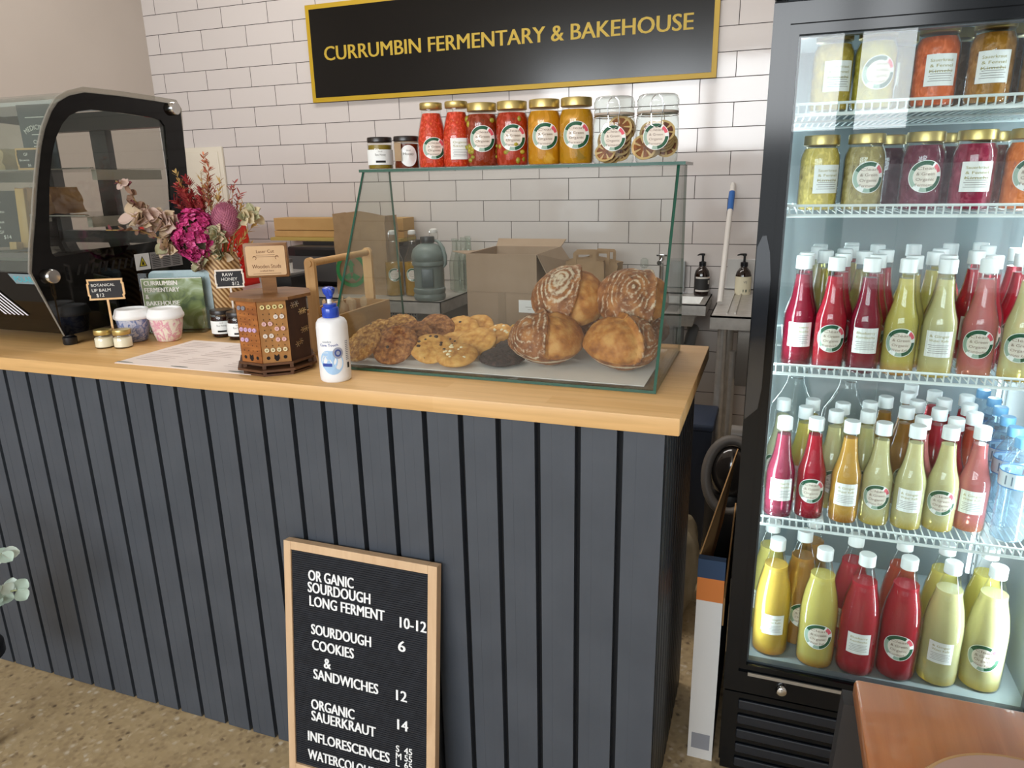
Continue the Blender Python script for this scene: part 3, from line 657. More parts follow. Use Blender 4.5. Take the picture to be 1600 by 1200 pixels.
# food and signs inside the cake fridge
def chalkboard(name, label, loc, rz, w, h, frame, lines, stick=0, tiltx=0, cap=.012, cat='sign', sw=.0025):
    t = thing(name, label, cat, loc, R(rz))
    n = 8; pts = []
    for cx_, cy_, a0 in ((w/2, h/2, 0), (-w/2, h/2, 90), (-w/2, -h/2, 180), (w/2, -h/2, 270)):
        sx_ = 1 if cx_ > 0 else -1; sy_ = 1 if cy_ > 0 else -1
        loop = [(cx_, cy_-sy_*.22*h), (cx_-sx_*.03*w, cy_-sy_*.18*h), (cx_-sx_*.015*w, cy_), (cx_-sx_*.3*w, cy_), (cx_-sx_*.38*w, cy_+sy_*.0)]
        if a0 in (90, 270): loop = loop[::-1]
        pts += loop
    pts = pts[:10]+pts[10:]
    if frame:
        inn = [(x*(1-.10), y*(1-.17)) for x, y in pts]; mb = MB().ring(pts, inn, 'y', -.0025, .0025)
        if stick: mb.box(-sw, sw, -.002, .002, -h/2-stick, -h/2+.002)
        if stick: mb.box(-.014, .014, -.012, .012, -h/2-stick, -h/2-stick+.003)
        mb.build('frame', frame, t, 0); pl = inn
    else: pl = pts
    MB().prism(pl, 'y', -.001, .001).build('panel', m_card, t, 0)
    mb = MB(); n = len(lines)
    for i, (s, x, k) in enumerate(lines): write(mb, s, plane_fn((0, -.0012, 0), (1, 0, 0), (0, 0, 1), (0, -1, 0)), -w*.38+x*w, h*.36-(i+1)*(h*.74/n)+h*.03, cap*k, None, 'l', off=.004)
    mb.build('chalk_lettering', m_chalk, t, 0)
    t.rotation_euler = (R(tiltx), 0, R(rz)); return t
t = chalkboard('chalk_price_sign', 'tall chalkboard menu in a wooden clip inside the cake fridge', (1.215, -2.075, 1.335), 18, .11, .15, None, [('FALAFEL', .0, 1), ('Bowl', .1, 1), ('deliciousness', 0, .8), ('w/ feta', 0, .9), ('hummus', .1, .9), ('dolma', .1, .9), ('GF', .3, .9), ('$14', .4, 1.1)], 0, -6, .0095)
MB().box(.05, .075, -.004, .010, -.078, .08, bev=.002).box(.035, .055, -.03, .012, -.083, -.062, bev=.002).box(-.05, -.03, -.03, .012, -.083, -.062, bev=.002).build('wooden_clip', wood('clip_wood', 'b98d4c', 'cda566', (10, 10, 1)), t)
chalkboard('chalk_price_tag', 'small wood framed chalk price tag on the upper shelf of the cake fridge', (1.333, -2.05, 1.49), 10, .075, .055, wood('frame_wood', 'c79b60', 'd8b17a'), [('GF', .2, 1), ('Brownie', 0, .8), ('$6', .3, .9)], 0, 0, .008)
t = thing('promo_banner', 'dark slate banner with white lettering inside the cake fridge', 'banner', (1.318, -2.0, 1.545), R(8))
MB().box(-.052, .052, -.001, .001, -.08, .085).build('panel', P('slate_card', '39444c', .6), t, 0)
mb = MB(); fn = plane_fn((0, -.0015, 0), (1, 0, 0), (0, 0, 1), (0, -1, 0))
def arc(u, v, l): a = u/.06; return Vector(((.06+v)*math.sin(a), -.0015, -.038+(.06+v)*math.cos(a)))
write(mb, 'MEDICINAL', arc, 0, 0, .013, .074, 'c', off=.015); write(mb, 'CHEF', fn, 0, -.014, .010, .034, 'c', off=.01)
for v, w in ((.052, .03), (.008, .018), (-.022, .018)): mb.add([fn(x, y, 0) for x, y in ((-w, v), (w, v), (w, v+.002), (-w, v+.002))], [(0, 1, 2, 3)])
mb.build('lettering', m_chalk, t, 0)
MB().box(-.01, .01, -.0018, -.001, -.05, -.034).build('white_tab', m_label, t, 0); MB().prism([(-.045, -.08), (.02, -.08), (-.005, -.055), (-.045, -.056)], 'y', -.0016, -.0008).build('leaf_corner', P('leaf_green', '93a045', .6), t, 0)
def wrapped(label, loc, sc, rz, col):
    bm = bmesh.new(); bmesh.ops.create_cube(bm, size=1); bmesh.ops.subdivide_edges(bm, edges=bm.edges[:], cuts=5, use_grid_fill=True); rnd = random.Random(len(label))
    for v in bm.verts:
        v.co = Vector((v.co.x*(1-.25*max(0, v.co.z)), v.co.y*(1-.25*max(0, v.co.z)), v.co.z))*1.0; v.co += Vector([rnd.uniform(-.04, .04) for _ in range(3)])
        v.co = Vector((v.co.x*sc[0], v.co.y*sc[1], v.co.z*sc[2]+sc[2]*.52))
    o = MB().bm(bm).build('wrapped_sandwich', P(col, {'brown_wrap': 'a87a4a', 'pale_wrap': 'c8b48e'}[col], .25, 0, (25, {'brown_wrap': '8a5c34', 'pale_wrap': 'b39a70'}[col]), coat=.4), None, 50, loc, (0, 0, R(rz)))
    return tag(o, label, 'sandwich', 'wrapped food in the cake fridge')
wrapped('brown wrapped sandwich behind the chalkboard in the cake fridge', (1.16, -1.88, 1.34), (.13, .12, .075), 10, 'brown_wrap')
wrapped('pale wrapped sandwich on the upper shelf at the left of the cake fridge', (1.0, -1.86, 1.467), (.12, .1, .06), -8, 'pale_wrap')

# ================================================================== things on the worktop, left to right
def lathe_thing(name, label, cat, prof, loc, m, group=None, part=None, rz=0):
    t = thing(name, label, cat, loc, R(rz), group); MB().lathe(prof, 36).build(part, m, t, 40); return t
def balm(label, loc):
    t = thing('balm_jar', label, 'jar', loc, 0, 'cream balm jars on the worktop')
    MB().lathe([(.021, 0), (.0235, .002), (.0235, .027), (.0215, .031), (.0205, .033), (.0205, .041)], 30).build('glass_jar', g_bottle, t, 50)
    MB().lathe([(.0195, .003), (.0222, .004), (.0222, .026), (.0195, .0285)], 30).build('cream', P('balm_cream', 'efe6cc', .5), t, 50)
    lid(t, .0225, .036, .0495, m_gold)
balm('cream balm jar with gold lid, left one of the pair on the worktop', (1.538, -2.095, 1.0)); balm('cream balm jar with gold lid, right one of the pair on the worktop', (1.588, -2.08, 1.0))
def cup(label, loc, rz, c1, c2, c3):
    t = thing('ceramic_cup', label, 'cup', loc, R(rz), 'marbled cups with white lids')
    m, nt, b = newmat('marbled_'+c2); n = tex(nt, 'Noise', Scale=22.0, Detail=3.0, Distortion=2.5); nt.links.new(coords(nt).outputs[0], n.inputs[0])
    r = ramp(nt, n.outputs[0], [(.35, C(c1)), (.48, C(c2)), (.55, C(c1)), (.66, C(c3))]); nt.links.new(r.outputs[0], b.inputs['Base Color']); b.inputs['Roughness'].default_value = .3
    MB().lathe([(.026, 0), (.031, .003), (.036, .02), (.041, .045), (.044, .07), (.044, .073), (.041, .073), (.038, .05)], 40).build('cup_body', m, t, 50)
    MB().lathe([(.0455, .064), (.048, .067), (.048, .074), (.0455, .078), (.043, .087), (.041, .091), (.036, .0915), (.033, .087), (.012, .086)], 40, caps=True).build('silicone_lid', P('lid_white', 'f3f3f3', .5), t, 50)
cup('blue marbled ceramic cup with white lid on the worktop', (1.552, -2.005, 1.0), 20, 'c7c6d2', '4f6aa2', '9fa9c4'); cup('pink marbled ceramic cup with white lid on the worktop', (1.640, -1.975, 1.0), 60, 'e9dfd0', 'd98fa6', 'efe6d6')
m_frame = wood('pale_frame', 'dcae74', 'e6c08c', (1, 1, 8))
chalkboard('chalk_price_sign', 'small chalk price sign on a stick behind the cream balm jars', (1.536, -2.06, 1.1515), 34, .09, .056, m_frame, [('BOTANICAL', 0, .8), ('LIP BALM', .0, .9), ('$12', .1, 1)], .1215, 0, .0095)
chalkboard('chalk_price_sign', 'small chalk price sign on a stick above the dark honey jars', (1.752, -1.835, 1.156), 30, .08, .052, P('frame_cream', 'e8ddd0', .6), [('RAW', .15, 1), ('HONEY', .1, 1), ('$12', .45, 1)], .127, 0, .0095)
# flyer stand
t = thing('flyer_holder', 'clear acrylic flyer holder behind the marbled cups', 'holder', (1.568, -1.875, 1.0), R(24))
MB().box(-.095, .095, .0215, .0245, .004, .17).box(-.095, .095, -.03, .03, 0, .004).box(-.095, .095, -.03, -.027, .004, .05).box(-.095, -.092, -.03, .0245, .004, .05).box(.092, .095, -.03, .0245, .004, .07).build('acrylic_stand', g_case, t, 0)
t = thing('flyer', 'flyer with white lettering over green leaves in the clear holder', 'flyer', (1.568, -1.875, 1.0), R(24))
m, nt, b = newmat('leafy_print'); n = tex(nt, 'Noise', Scale=16.0, Detail=3.0, Distortion=1.5); nt.links.new(coords(nt).outputs[0], n.inputs[0])
r = ramp(nt, n.outputs[0], [(.3, C('4a5a3c')), (.45, C('7a8a54')), (.6, C('a9b89a')), (.75, C('c4d0cf'))]); nt.links.new(r.outputs[0], b.inputs['Base Color']); b.inputs['Roughness'].default_value = .25
MB().box(-.082, .09, .006, .012, .006, .157).build('print', [m], t, 0)
mb = MB(); fn = plane_fn((0, .0055, 0), (1, 0, 0), (0, 0, 1), (0, -1, 0)); m_chk = P('print_white', 'f2efe8', .6)
for i, (s, w) in enumerate((('CURRUMBIN', .094), ('FERMENTARY', .098), ('&', .009), ('BAKEHOUSE', .093))): write(mb, s, fn, -.074, .137-.0195*i, .0135, w, 'l', off=.03, thick=.0006)
mb.build('lettering', m_chk, t, 0)
mb = MB()
for a, b_ in (((-.082, .1552), (.09, .157)), ((-.082, .006), (-.0802, .157))): mb.box(a[0], b_[0], .0052, .0058, a[1], b_[1])
mb.build('white_border', m_chk, t, 0)
t = thing('rounded_card', 'pale blue rounded card standing behind the flyer', 'card', (1.572, -1.838, 1.0), R(24))
pts = []
for cx_, cz, a0 in ((.07, .158, 0), (-.07, .158, 90)): pts += [(cx_+.018*math.cos(R(a0+15*k)), cz+.018*math.sin(R(a0+15*k))) for k in range(7)]
MB().prism(pts+[(-.088, .0), (.088, 0)], 'y', 0, .004).build('card', P('card_blue', '9fb6bf', .3, 0, (12, 'b6c8cc')), t, 0)
# paper menu
t = thing('paper_menu', 'printed paper menu lying on the worktop before the earring stand', 'menu', (1.714, -2.224, 1.0))
MB().box(0, .42, 0, .262, 0, .0012).build('sheet', P('menu_paper', 'e9ddd6', .8), t, 0)
mb = MB(); rnd = random.Random(4)
for k in range(15):
    y = .235-.0145*k
    if k % 5 == 4: continue
    for j in range(3): mb.add([(x, yy, .0016) for x, yy in ((.02+.135*j, y), (.02+.135*j+rnd.uniform(.06, .12), y), (.02+.135*j+.09, y+.0018), (.02+.135*j, y+.0018))], [(0, 1, 2, 3)])
mb.add([(.21+.03*math.cos(k*PI/10), .245+.009*math.sin(k*PI/10), .0016) for k in range(20)], [tuple(range(20))], 1)
mb.add([(.02+.17*j+.03*math.cos(k*PI/6)*.9, .012+.0035*math.sin(k*PI/6), .0016) for j in range(3) for k in range(12)], [tuple(range(12*j, 12*j+12)) for j in range(3)], 2)
mb.build('printing', [P('pink_ink', 'b5a19c', .8), P('print_brown', '6a4a40', .8), P('print_grey', '6f7773', .8)], t, 0)

# earring stand: eight sided wooden tower
t = thing('earring_stand', 'eight sided dark wooden earring stand on the worktop', 'display stand', (2.14, -2.15, 1.0), R(38))
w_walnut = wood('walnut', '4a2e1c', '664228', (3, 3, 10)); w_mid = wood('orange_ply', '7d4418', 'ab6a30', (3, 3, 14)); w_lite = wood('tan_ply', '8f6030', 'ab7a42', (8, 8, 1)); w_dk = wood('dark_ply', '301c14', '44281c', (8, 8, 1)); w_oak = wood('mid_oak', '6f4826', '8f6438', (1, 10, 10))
def octo(r, o=22.5): return [(r*math.sin(R(45*k+o)), -r*math.cos(R(45*k+o))) for k in range(8)]
MB().prism(octo(.094), 'z', .012, .017).prism(octo(.082), 'z', 0, .005).build('base', w_walnut, t, 0)
mb = MB()
for k in range(8): a = R(45*k+22.5); mb.box(.077*math.sin(a)-.004, .077*math.sin(a)+.004, -.077*math.cos(a)-.004, -.077*math.cos(a)+.004, .004, .031)
MB().prism(octo(.088), 'z', .026, .031).build('base_ring', w_walnut, t, 0); mb.build('spacers', w_walnut, t, 0)
AP = .082*math.cos(R(22.5))
def facefn(k):
    a = R(45*k); n = Vector((math.sin(a), -math.cos(a), 0)); ux = Vector((math.cos(a), math.sin(a), 0)); return lambda u, v, l: n*(AP+l)+ux*u+Vector((0, 0, v))
for k in range(8):
    f = facefn(k); hw = .082*math.sin(R(22.5))-.001
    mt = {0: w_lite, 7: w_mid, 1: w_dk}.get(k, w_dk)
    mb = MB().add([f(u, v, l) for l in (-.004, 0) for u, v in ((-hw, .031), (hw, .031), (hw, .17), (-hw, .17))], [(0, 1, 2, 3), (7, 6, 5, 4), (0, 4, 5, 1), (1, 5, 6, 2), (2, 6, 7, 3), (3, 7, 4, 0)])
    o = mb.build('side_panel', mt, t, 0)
    mb = MB()
    if k in (0, 7):
        for i in range(9):
            for j in range(4): mb.add([f(-.0195+.013*j+.0013*math.cos(q), .152-.0118*i+.0017*math.sin(q), .0005) for q in (0, 1.57, 3.14, 4.71)], [(0, 1, 2, 3)])
        for j in range(3):
            mb.add([f(-.018+.018*j+.0042*math.cos(q*PI/4), .042+.0042*math.sin(q*PI/4), .0005) for q in range(8)], [tuple(range(8))]) if j != 1 else mb.add([f(u, v, .0005) for u, v in ((-.002, .034), (.002, .034), (.006, .04), (.005, .05), (0, .046), (-.005, .05), (-.006, .04))], [tuple(range(7))])
        mb.build('cut_outs', P('hole_black', '1a0f0a', .9), o, 0)
MB().prism(octo(.094, 22.5), 'z', .17, .177).build('roof', w_oak, t, 0)
o = MB().box(-.016, .016, -.006, .006, .177, .212).build('sign_post', w_oak, t, 0)
def stud(label, k, u, v, m, r=.005, snow=False):
    f = facefn(k); t0 = t.matrix_basis; mb = MB()
    if snow:
        for q in range(6): a = q*PI/3; mb.add([f(u+.0008*math.cos(a+1.57)*s+rr*math.cos(a), v+.0008*math.sin(a+1.57)*s+rr*math.sin(a), .002) for rr in (0, .0075) for s in (-1, 1)], [(0, 1, 3, 2)]); mb.add([f(u+rr*math.cos(a+d), v+rr*math.sin(a+d), .002) for rr, d in ((.0045, 0), (.0072, .35), (.0062, 0), (.0072, -.35))], [(0, 1, 2, 3)])
    else:
        vs = []; fs = []
        for rr, l in ((r, .0004), (r, .003), (r*.85, .004), (r*.45, .0036), (.0002, .0036)): vs += [f(u+rr*math.cos(q*PI/10), v+rr*math.sin(q*PI/10), l) for q in range(20)]
        for i in range(4):
            for q in range(20): q2 = (q+1) % 20; fs.append((i*20+q, i*20+q2, (i+1)*20+q2, (i+1)*20+q))
        mb.add(vs, fs, [0]*40+[1]*20+[2]*20)
    o = mb.build('stud_earring', m, None, 0, t.location, t.rotation_euler); tag(o, label, 'earring', 'stud earrings on the wooden stand')
m_st = lambda a, b, c: [P('stud_'+a, a, .4), P('stud_'+b, b, .4), P('stud_'+c, c, .4)]
yel = m_st('e2d49a', 'ded08f', '6b5a2a'); wht = m_st('e6dcd2', 'ded3c8', 'b5a79c'); pnk = m_st('e3bcb8', 'dcb0ae', 'b98f90'); lil = m_st('d9b8d4', 'cfaccc', 'a584a8'); gry = m_st('8f8d95', '86848c', '77757d'); crm = m_st('e3d6b2', 'dccfa8', '9a8a62')
gone = [.155, .152-.0118*2.0, .152-.0118*3.9, .152-.0118*5.1]
SIDE = ['leftmost', 'second from left', 'third from left', 'rightmost']
for j in range(4): stud(SIDE[j]+' yellow stud in the top row of the middle panel, earring stand', 0, -.0195+.013*j, .156, yel)
for j in (2, 3): stud(SIDE[j]+' white stud in the second row of the middle panel, earring stand', 0, -.0195+.013*j, .134, wht)
for j in (0, 1): stud(SIDE[j]+' pink stud in the third row of the middle panel, earring stand', 0, -.0195+.013*j, .119, pnk)
for j in (2, 3): stud(SIDE[j]+' pale pink stud in the fourth row of the middle panel, earring stand', 0, -.0195+.013*j, .107, pnk)
for j in (0, 1): stud(SIDE[j]+' white stud in the fifth row of the middle panel, earring stand', 0, -.0195+.013*j, .092, wht)
for j in (2, 3): stud(SIDE[j]+' pale pink stud in the sixth row of the middle panel, earring stand', 0, -.0195+.013*j, .083, pnk)
for j in range(4): stud(SIDE[j]+' cream stud in the bottom row of the middle panel, earring stand', 0, -.0195+.013*j, .060, crm)
for j in (0, 1): stud(SIDE[j]+' grey stud at the top of the left panel, earring stand', 7, -.0195+.013*j, .153, gry)
for j in range(4): stud(SIDE[j]+' lilac stud in the upper row of the left panel, earring stand', 7, -.0195+.013*j, .105, lil)
for j in (0, 1): stud(SIDE[j]+' lilac stud in the lower row of the left panel, earring stand', 7, -.0195+.013*j, .082, lil)
for k, (u, v) in enumerate(((-.015, .155), (-.003, .156), (.008, .137), (.019, .138), (.010, .095), (.021, .096), (-.010, .066), (0, .07))): stud(ORD[k]+' silver snowflake stud from the top of the dark panel, earring stand', 1, u, v, [m_chrome], snow=True)
t = thing('wooden_sign', 'engraved wooden sign standing on top of the earring stand', 'sign', (2.14, -2.15, 1.212), R(30))
MB().box(-.047, .047, -.008, .014, .0, .076, bev=.002).build('backing_block', w_oak, t); pts = []
for cx_, cz, a0 in ((.038, .066, 0), (-.038, .066, 90), (-.038, .009, 180), (.038, .009, 270)): pts += [(cx_+.004*math.cos(R(a0+30*k)), cz+.004*math.sin(R(a0+30*k))) for k in range(4)]
MB().prism(pts, 'y', -.0095, -.008).build('engraved_panel', P('pale_ply', 'd3b088', .6, 0, (14, 'c8a378')), t, 0)
mb = MB(); fn = plane_fn((0, -.0098, 0), (1, 0, 0), (0, 0, 1), (0, -1, 0))
write(mb, 'Wooden Studs', fn, 0, .021, .009, .062, 'c'); write(mb, 'crafted here', fn, 0, .0135, .004, .03, 'c'); write(mb, 'Laser Cut', fn, 0, .055, .007, .038, 'c')
for y, w in ((.0085, .03), (.050, .02), (.046, .026)): mb.add([fn(x, v, 0) for x, v in ((-w, y), (w, y), (w, y+.0008), (-w, y+.0008))], [(0, 1, 2, 3)])
for sx_ in (-1, 1): mb.add([fn(sx_*(.024+.004*math.cos(q)*rr), .044+.005*math.sin(q)*rr, 0) for rr in (1, .75) for q in [k*PI/6 for k in range(9)]], [(k, k+1, 10+k, 9+k) for k in range(8)])
mb.build('engraving', P('burnt_wood', '6a4126', .8), t, 0)

# hand cream pump bottle
t = thing('pump_bottle', 'white lotion pump bottle with a blue pump before the glass case', 'bottle', (2.33, -2.2, 1.0), R(24))
MB().lathe([(.034, 0), (.0375, .003), (.0385, .012), (.0385, .118), (.037, .128), (.032, .135), (.024, .138), (.019, .1385)], 44).build('bottle_body', P('bottle_white', 'eff0f2', .35), t, 50)
m_blue = P('pump_blue', '1d46b8', .25, coat=.3)
MB().lathe([(.0195, .1385), (.0205, .140), (.0205, .158), (.019, .160), (.016, .1605), (.0165, .167), (.009, .168)], 36).build('pump_collar', m_blue, t, 50)
MB().lathe([(.0055, .167), (.0055, .181)], 18).build('pump_stem', m_white, t, 50)
mb = MB().lathe([(.007, .178), (.0085, .184), (.013, .189), (.0155, .196), (.015, .2), (.010, .203)], 28).tube([(0, 0, .197), (.006, -.018, .197), (.010, -.030, .193), (.011, -.034, .186)], [.007, .006, .005, .004], 12); mb.build('pump_head', m_blue, t, 50)
mb = MB(); f = cyl_fn(.0387, .0)
def disc(mb, f, u, v, r, m, l=.0004, n=32): mb.add([f(u, v, l)]+[f(u+r*math.cos(2*PI*k/n), v+r*math.sin(2*PI*k/n), l) for k in range(n)], [(0, 1+k, 1+(k+1) % n) for k in range(n)], m)
disc(mb, f, .002, .045, .026, 0); disc(mb, f, -.008, .05, .022, 0, .0005); disc(mb, f, .016, .066, .0125, 1, .0008); disc(mb, f, .016, .066, .008, 2, .0011); disc(mb, f, .016, .066, .0045, 1, .0013)
write(mb, 'asolve', lambda u, v, l: f(u, v, .0006), -.020, .089, .0048, .022, 'l', 3); write(mb, 'Care Touch', lambda u, v, l: f(u, v, .0006), -.028, .081, .006, .046, 'l', 4, .01)
for i, w in enumerate((.014, .012, .02)): write(mb, ('Skin', 'Care', 'Lotion')[i], lambda u, v, l: f(u, v, .001), -.022, .066-.008*i, .0045, w, 'l', 5)
mb.add([f(u, v, .001) for v in (.037, .044) for u in (-.024, -.016, -.008, 0)], [(0, 1, 5, 4), (1, 2, 6, 5), (2, 3, 7, 6)], 4)
for i in range(11): mb.add([f(u, .088-.004*i, .0005) for u in (.037, .047)]+[f(u, .0895-.004*i, .0005) for u in (.047, .037)], [(0, 1, 2, 3)], 3)
mb.add([f(u, v, .0005) for u, v in ((.040, .03), (.047, .03), (.047, .042), (.040, .042))], [(0, 1, 2, 3)], 6)
mb.build('printed_label', [P('label_sky', 'a5c8ea', .4), P('label_silver', '9a9fb0', .4), P('label_navy', '3b4f8f', .4), P('label_greytext', '8a93a3', .6), P('label_royal', '27449c', .4), m_label, m_black], t, 0)
t.scale = (.87, .87, 1)

# cutlery caddy
t = thing('cutlery_caddy', 'pale wooden cutlery caddy with a bar handle left of the glass case', 'caddy', (2.072, -1.985, 1.0))
mb = MB().box(0, .008, 0, .26, 0, .096).box(.124, .132, 0, .26, 0, .096).box(.008, .124, .0, .008, 0, .096).box(.008, .124, .252, .26, 0, .096).box(.008, .124, .008, .252, 0, .006).build('box', wood('caddy_ply', 'b98a50', 'c79a60', (1, 1, 8)), t, 0)
for y in (-.01, .26):
    pts = [(.054, .0), (.082, .0), (.082, .223)]+[(.068+.014*math.cos(k*PI/8), .225+.014*math.sin(k*PI/8)) for k in range(9)]+[(.054, .223)]; MB().prism(pts, 'y', y, y+.01).build('upright', m_beech, t, 30)
MB().tube([(.068, -.014, .225), (.068, .274, .225)], .009, 16).build('handle', m_beech, t)
rnd = random.Random(12); mw = wood('birch', 'cfae84', 'dcc09a', (10, 10, 1))
for k in range(12):
    x = 2.085+.022*(k % 5)+rnd.uniform(-.004, .004); y = -1.87+.045*(k//5)+rnd.uniform(-.008, .008); h = rnd.uniform(.092, .115); q = rnd.uniform(-.1, .1)
    mb = MB().prism([(-.004, 0), (.004, 0), (.0045, h*.7), (.009, h*.82), (.0085, h*.95), (0, h), (-.0085, h*.95), (-.009, h*.82), (-.0045, h*.7)], 'y', -.0008, .0008)
    tag(mb.build('wooden_spoon', mw, None, 0, (x, y, 1.0065), (q*.6, q, rnd.uniform(-.5, .8))), ORD[k % 5]+' wooden spoon from the left, '+('front', 'middle', 'back')[k//5]+' row in the cutlery caddy', 'spoon', 'wooden spoons in the caddy')

# ------------------------------------------------------------------ vase of dried flowers
def vase_mat():
    m, nt, b = newmat('striped_ceramic'); w = tex(nt, 'Wave', Scale=34.0, Distortion=1.2, Detail=1.0); w.bands_direction = 'DIAGONAL'
    nt.links.new(coords(nt).outputs[0], w.inputs[0]); r = ramp(nt, w.outputs[0], [(.3, C('8a6136')), (.55, C('c9a270')), (.9, C('d8b888'))]); nt.links.new(r.outputs[0], b.inputs['Base Color'])
    b.inputs['Roughness'].default_value = .5; bump(nt, b, w.outputs[0], .4, .003); return m
VX, VY = 1.636, -1.742
t = thing('vase', 'tan striped vase of dried flowers on the worktop', 'vase', (VX, VY, 1.0))
MB().lathe([(.040, 0), (.045, .004), (.056, .06), (.062, .12), (.063, .16), (.059, .195), (.054, .217), (.050, .217), (.051, .19), (.045, .1)], 40, caps=True).build('vase_body', vase_mat(), t, 50)
vt = Vector((VX, VY, 1.215))
m_stem = P('dry_stem', 'a88a55', .8); m_straw = P('straw', 'c9a765', .8, 0, (20, 'b38f50'))
def bez(a, b, bend, n=10):
    a, b = Vector(a), Vector(b); c = (a+b)/2+Vector(bend); return [a*(1-q)**2+c*2*q*(1-q)+b*q*q for q in [k/n for k in range(n+1)]]
def flower(name, label): return thing(name, label, 'dried flower', vt, 0)
def leaf_fan(mb, c, d, n, L, W_, m=0, curl=.3):
    """oval leaf blade at c along d with normal n, gently cupped"""
    d = Vector(d).normalized(); n = Vector(n); n = (n-d*n.dot(d)).normalized(); s = d.cross(n); pts = []; rows = 5
    vs = []; fs = []
    for i in range(rows+1):
        q = i/rows; w = W_*math.sin(PI*(q*.92+.05))**.75
        for k in (-1, -.5, 0, .5, 1): vs.append(Vector(c)+d*L*q+s*w*k/1+n*(curl*W_*(k*k)-curl*L*.3*q*q))
    for i in range(rows):
        for k in range(4): a = i*5+k; fs.append((a, a+1, a+6, a+5))
    mb.add(vs, fs, m)
# magenta hydrangea
t = flower('hydrangea', 'big magenta hydrangea head drooping over the front of the vase'); rnd = random.Random(3)
MB().tube(bez((0, 0, -.12), (-.03, -.06, .04), (0, 0, .05)), .003).build('stem', m_stem, t)
mb = MB(); hc = Vector((-.022, -.055, .058))
for k in range(130):
    z = rnd.uniform(-.95, 1); a = rnd.uniform(0, 6.28); d = Vector((math.sqrt(1-z*z)*math.cos(a), math.sqrt(1-z*z)*math.sin(a), z)); p = hc+Vector((d.x*.058, d.y*.055, d.z*.066))*rnd.uniform(.85, 1.08)
    s0 = d.orthogonal().normalized()
    for q in range(4):
        dr = Matrix.Rotation(q*PI/2+rnd.uniform(0, .4), 3, d) @ s0; leaf_fan(mb, p, (dr+d*rnd.uniform(-.1, .7)), d, rnd.uniform(.015, .02), .0095, rnd.choice((0, 0, 1, 2)), .5)
mb.build('petals', [P('magenta', 'cb3a80', .7), P('magenta_light', 'e06aa2', .7), P('magenta_deep', 'a82a68', .7)], t, 60)
# pink banksia
t = flower('banksia', 'dusty pink domed banksia at the right of the bouquet')
MB().tube(bez((.01, 0, -.12), (.055, -.012, .07), (0, 0, .03)), .004).build('stem', m_stem, t)
mb = MB(); bc = Vector((.058, -.012, .098)); ax = Vector((.12, -.1, 1)).normalized(); N = 420
for k in range(N):
    z = 1-1.55*(k+.5)/N; a = k*2.39996; r_ = math.sqrt(max(0, 1-z*z)); d = Vector((r_*math.cos(a), r_*math.sin(a), z)); p = bc+Vector((d.x*.036, d.y*.036, d.z*.048)); o_ = d.normalized(); s0 = o_.orthogonal().normalized(); s1 = o_.cross(s0); up_ = (o_+Vector((0, 0, .8))).normalized()
    tip = p+up_*.009; mb.add([p+s0*.0024, p-s0*.0012+s1*.002, p-s0*.0012-s1*.002, tip], [(0, 1, 3), (1, 2, 3), (2, 0, 3)])
mb.ball(bc, 1, 20, 14, 0, (.036, .036, .048)); mb.build('flower_head', P('banksia_pink', 'bb7389', .85, 0, (60, 'a65f78')), t, 0)
# red feathery grass
POS = {1: [''], 2: ['left ', 'right '], 3: ['left ', 'middle ', 'right ']}
def spray(name, label, tips, m, nl, L, W_, seed, thick=.0016, spread=.5, start=.3):
    rnd = random.Random(seed); tips = sorted(tips); n_ = len(tips)
    for j, tip in enumerate(tips):
        pos = POS[n_][j] if n_ < 4 else ORD[j]+' '
        t = flower(name, pos+label+('' if n_ < 4 else ', counted from the left')); t['group'] = name.replace('_', ' ')+' in the vase'; st = MB(); lf = MB()
        pts = bez((rnd.uniform(-.02, .02), rnd.uniform(-.02, .02), -.12), tip, (rnd.uniform(-.02, .02), rnd.uniform(-.02, .02), .05), 14); st.tube(pts, [thick*(1-.6*k/14) for k in range(15)], 5)
        for k in range(nl):
            q = start+(1-start)*rnd.random(); i = min(13, int(q*14)); p = pts[i].lerp(pts[i+1], q*14-i); ax = (pts[i+1]-pts[i]).normalized(); s0 = ax.orthogonal().normalized()
            d = Matrix.Rotation(rnd.uniform(0, 6.28), 3, ax) @ s0; leaf_fan(lf, p, d*spread+ax*(1-spread*.6), ax, L*rnd.uniform(.6, 1.2), W_, 0, .2)
        st.build('stem', m_stem, t); o = lf.build('bracts', m, t, 60); o['kind'] = 'stuff'
spray('dried_amaranth', 'crimson feathery dried stem at the left of the bouquet', [(-.065, -.05, .2), (-.05, -.03, .17), (-.03, .0, .19), (-.085, -.05, .16), (-.03, -.03, .15), (-.06, -.02, .22), (-.045, -.05, .185), (-.075, -.035, .185), (-.02, -.02, .165)], P('crimson', 'a8323c', .8, 0, (40, 'c4554f')), 190, .020, .003, 5, spread=.75, start=.35)
spray('dried_kangaroo_paw', 'tall rusty red dried stem at the top of the bouquet', [(-.012, .01, .285), (.005, .01, .265)], P('rust_red', 'a8523f', .8, 0, (40, 'c57c58')), 40, .022, .003, 6, spread=.75, start=.6)
spray('dried_leafy_stem', 'fine pinkish dried stem in the middle of the bouquet', [(-.02, 0, .22), (.02, .01, .2), (.035, .0, .17), (.0, -.01, .19)], P('dusty_rose', 'a5675c', .8), 20, .022, .0028, 7, spread=.7, start=.45)
spray('dried_wheat', 'straw coloured dried stalk fanning out of the bouquet', [(-.07, -.05, .245), (-.03, .01, .24), (.045, 0, .21), (.12, .03, .08), (.12, .02, .03), (.10, .02, .15), (.09, .02, .12), (-.01, .0, .2)], m_straw, 26, .022, .0026, 8, spread=.5, start=.55)
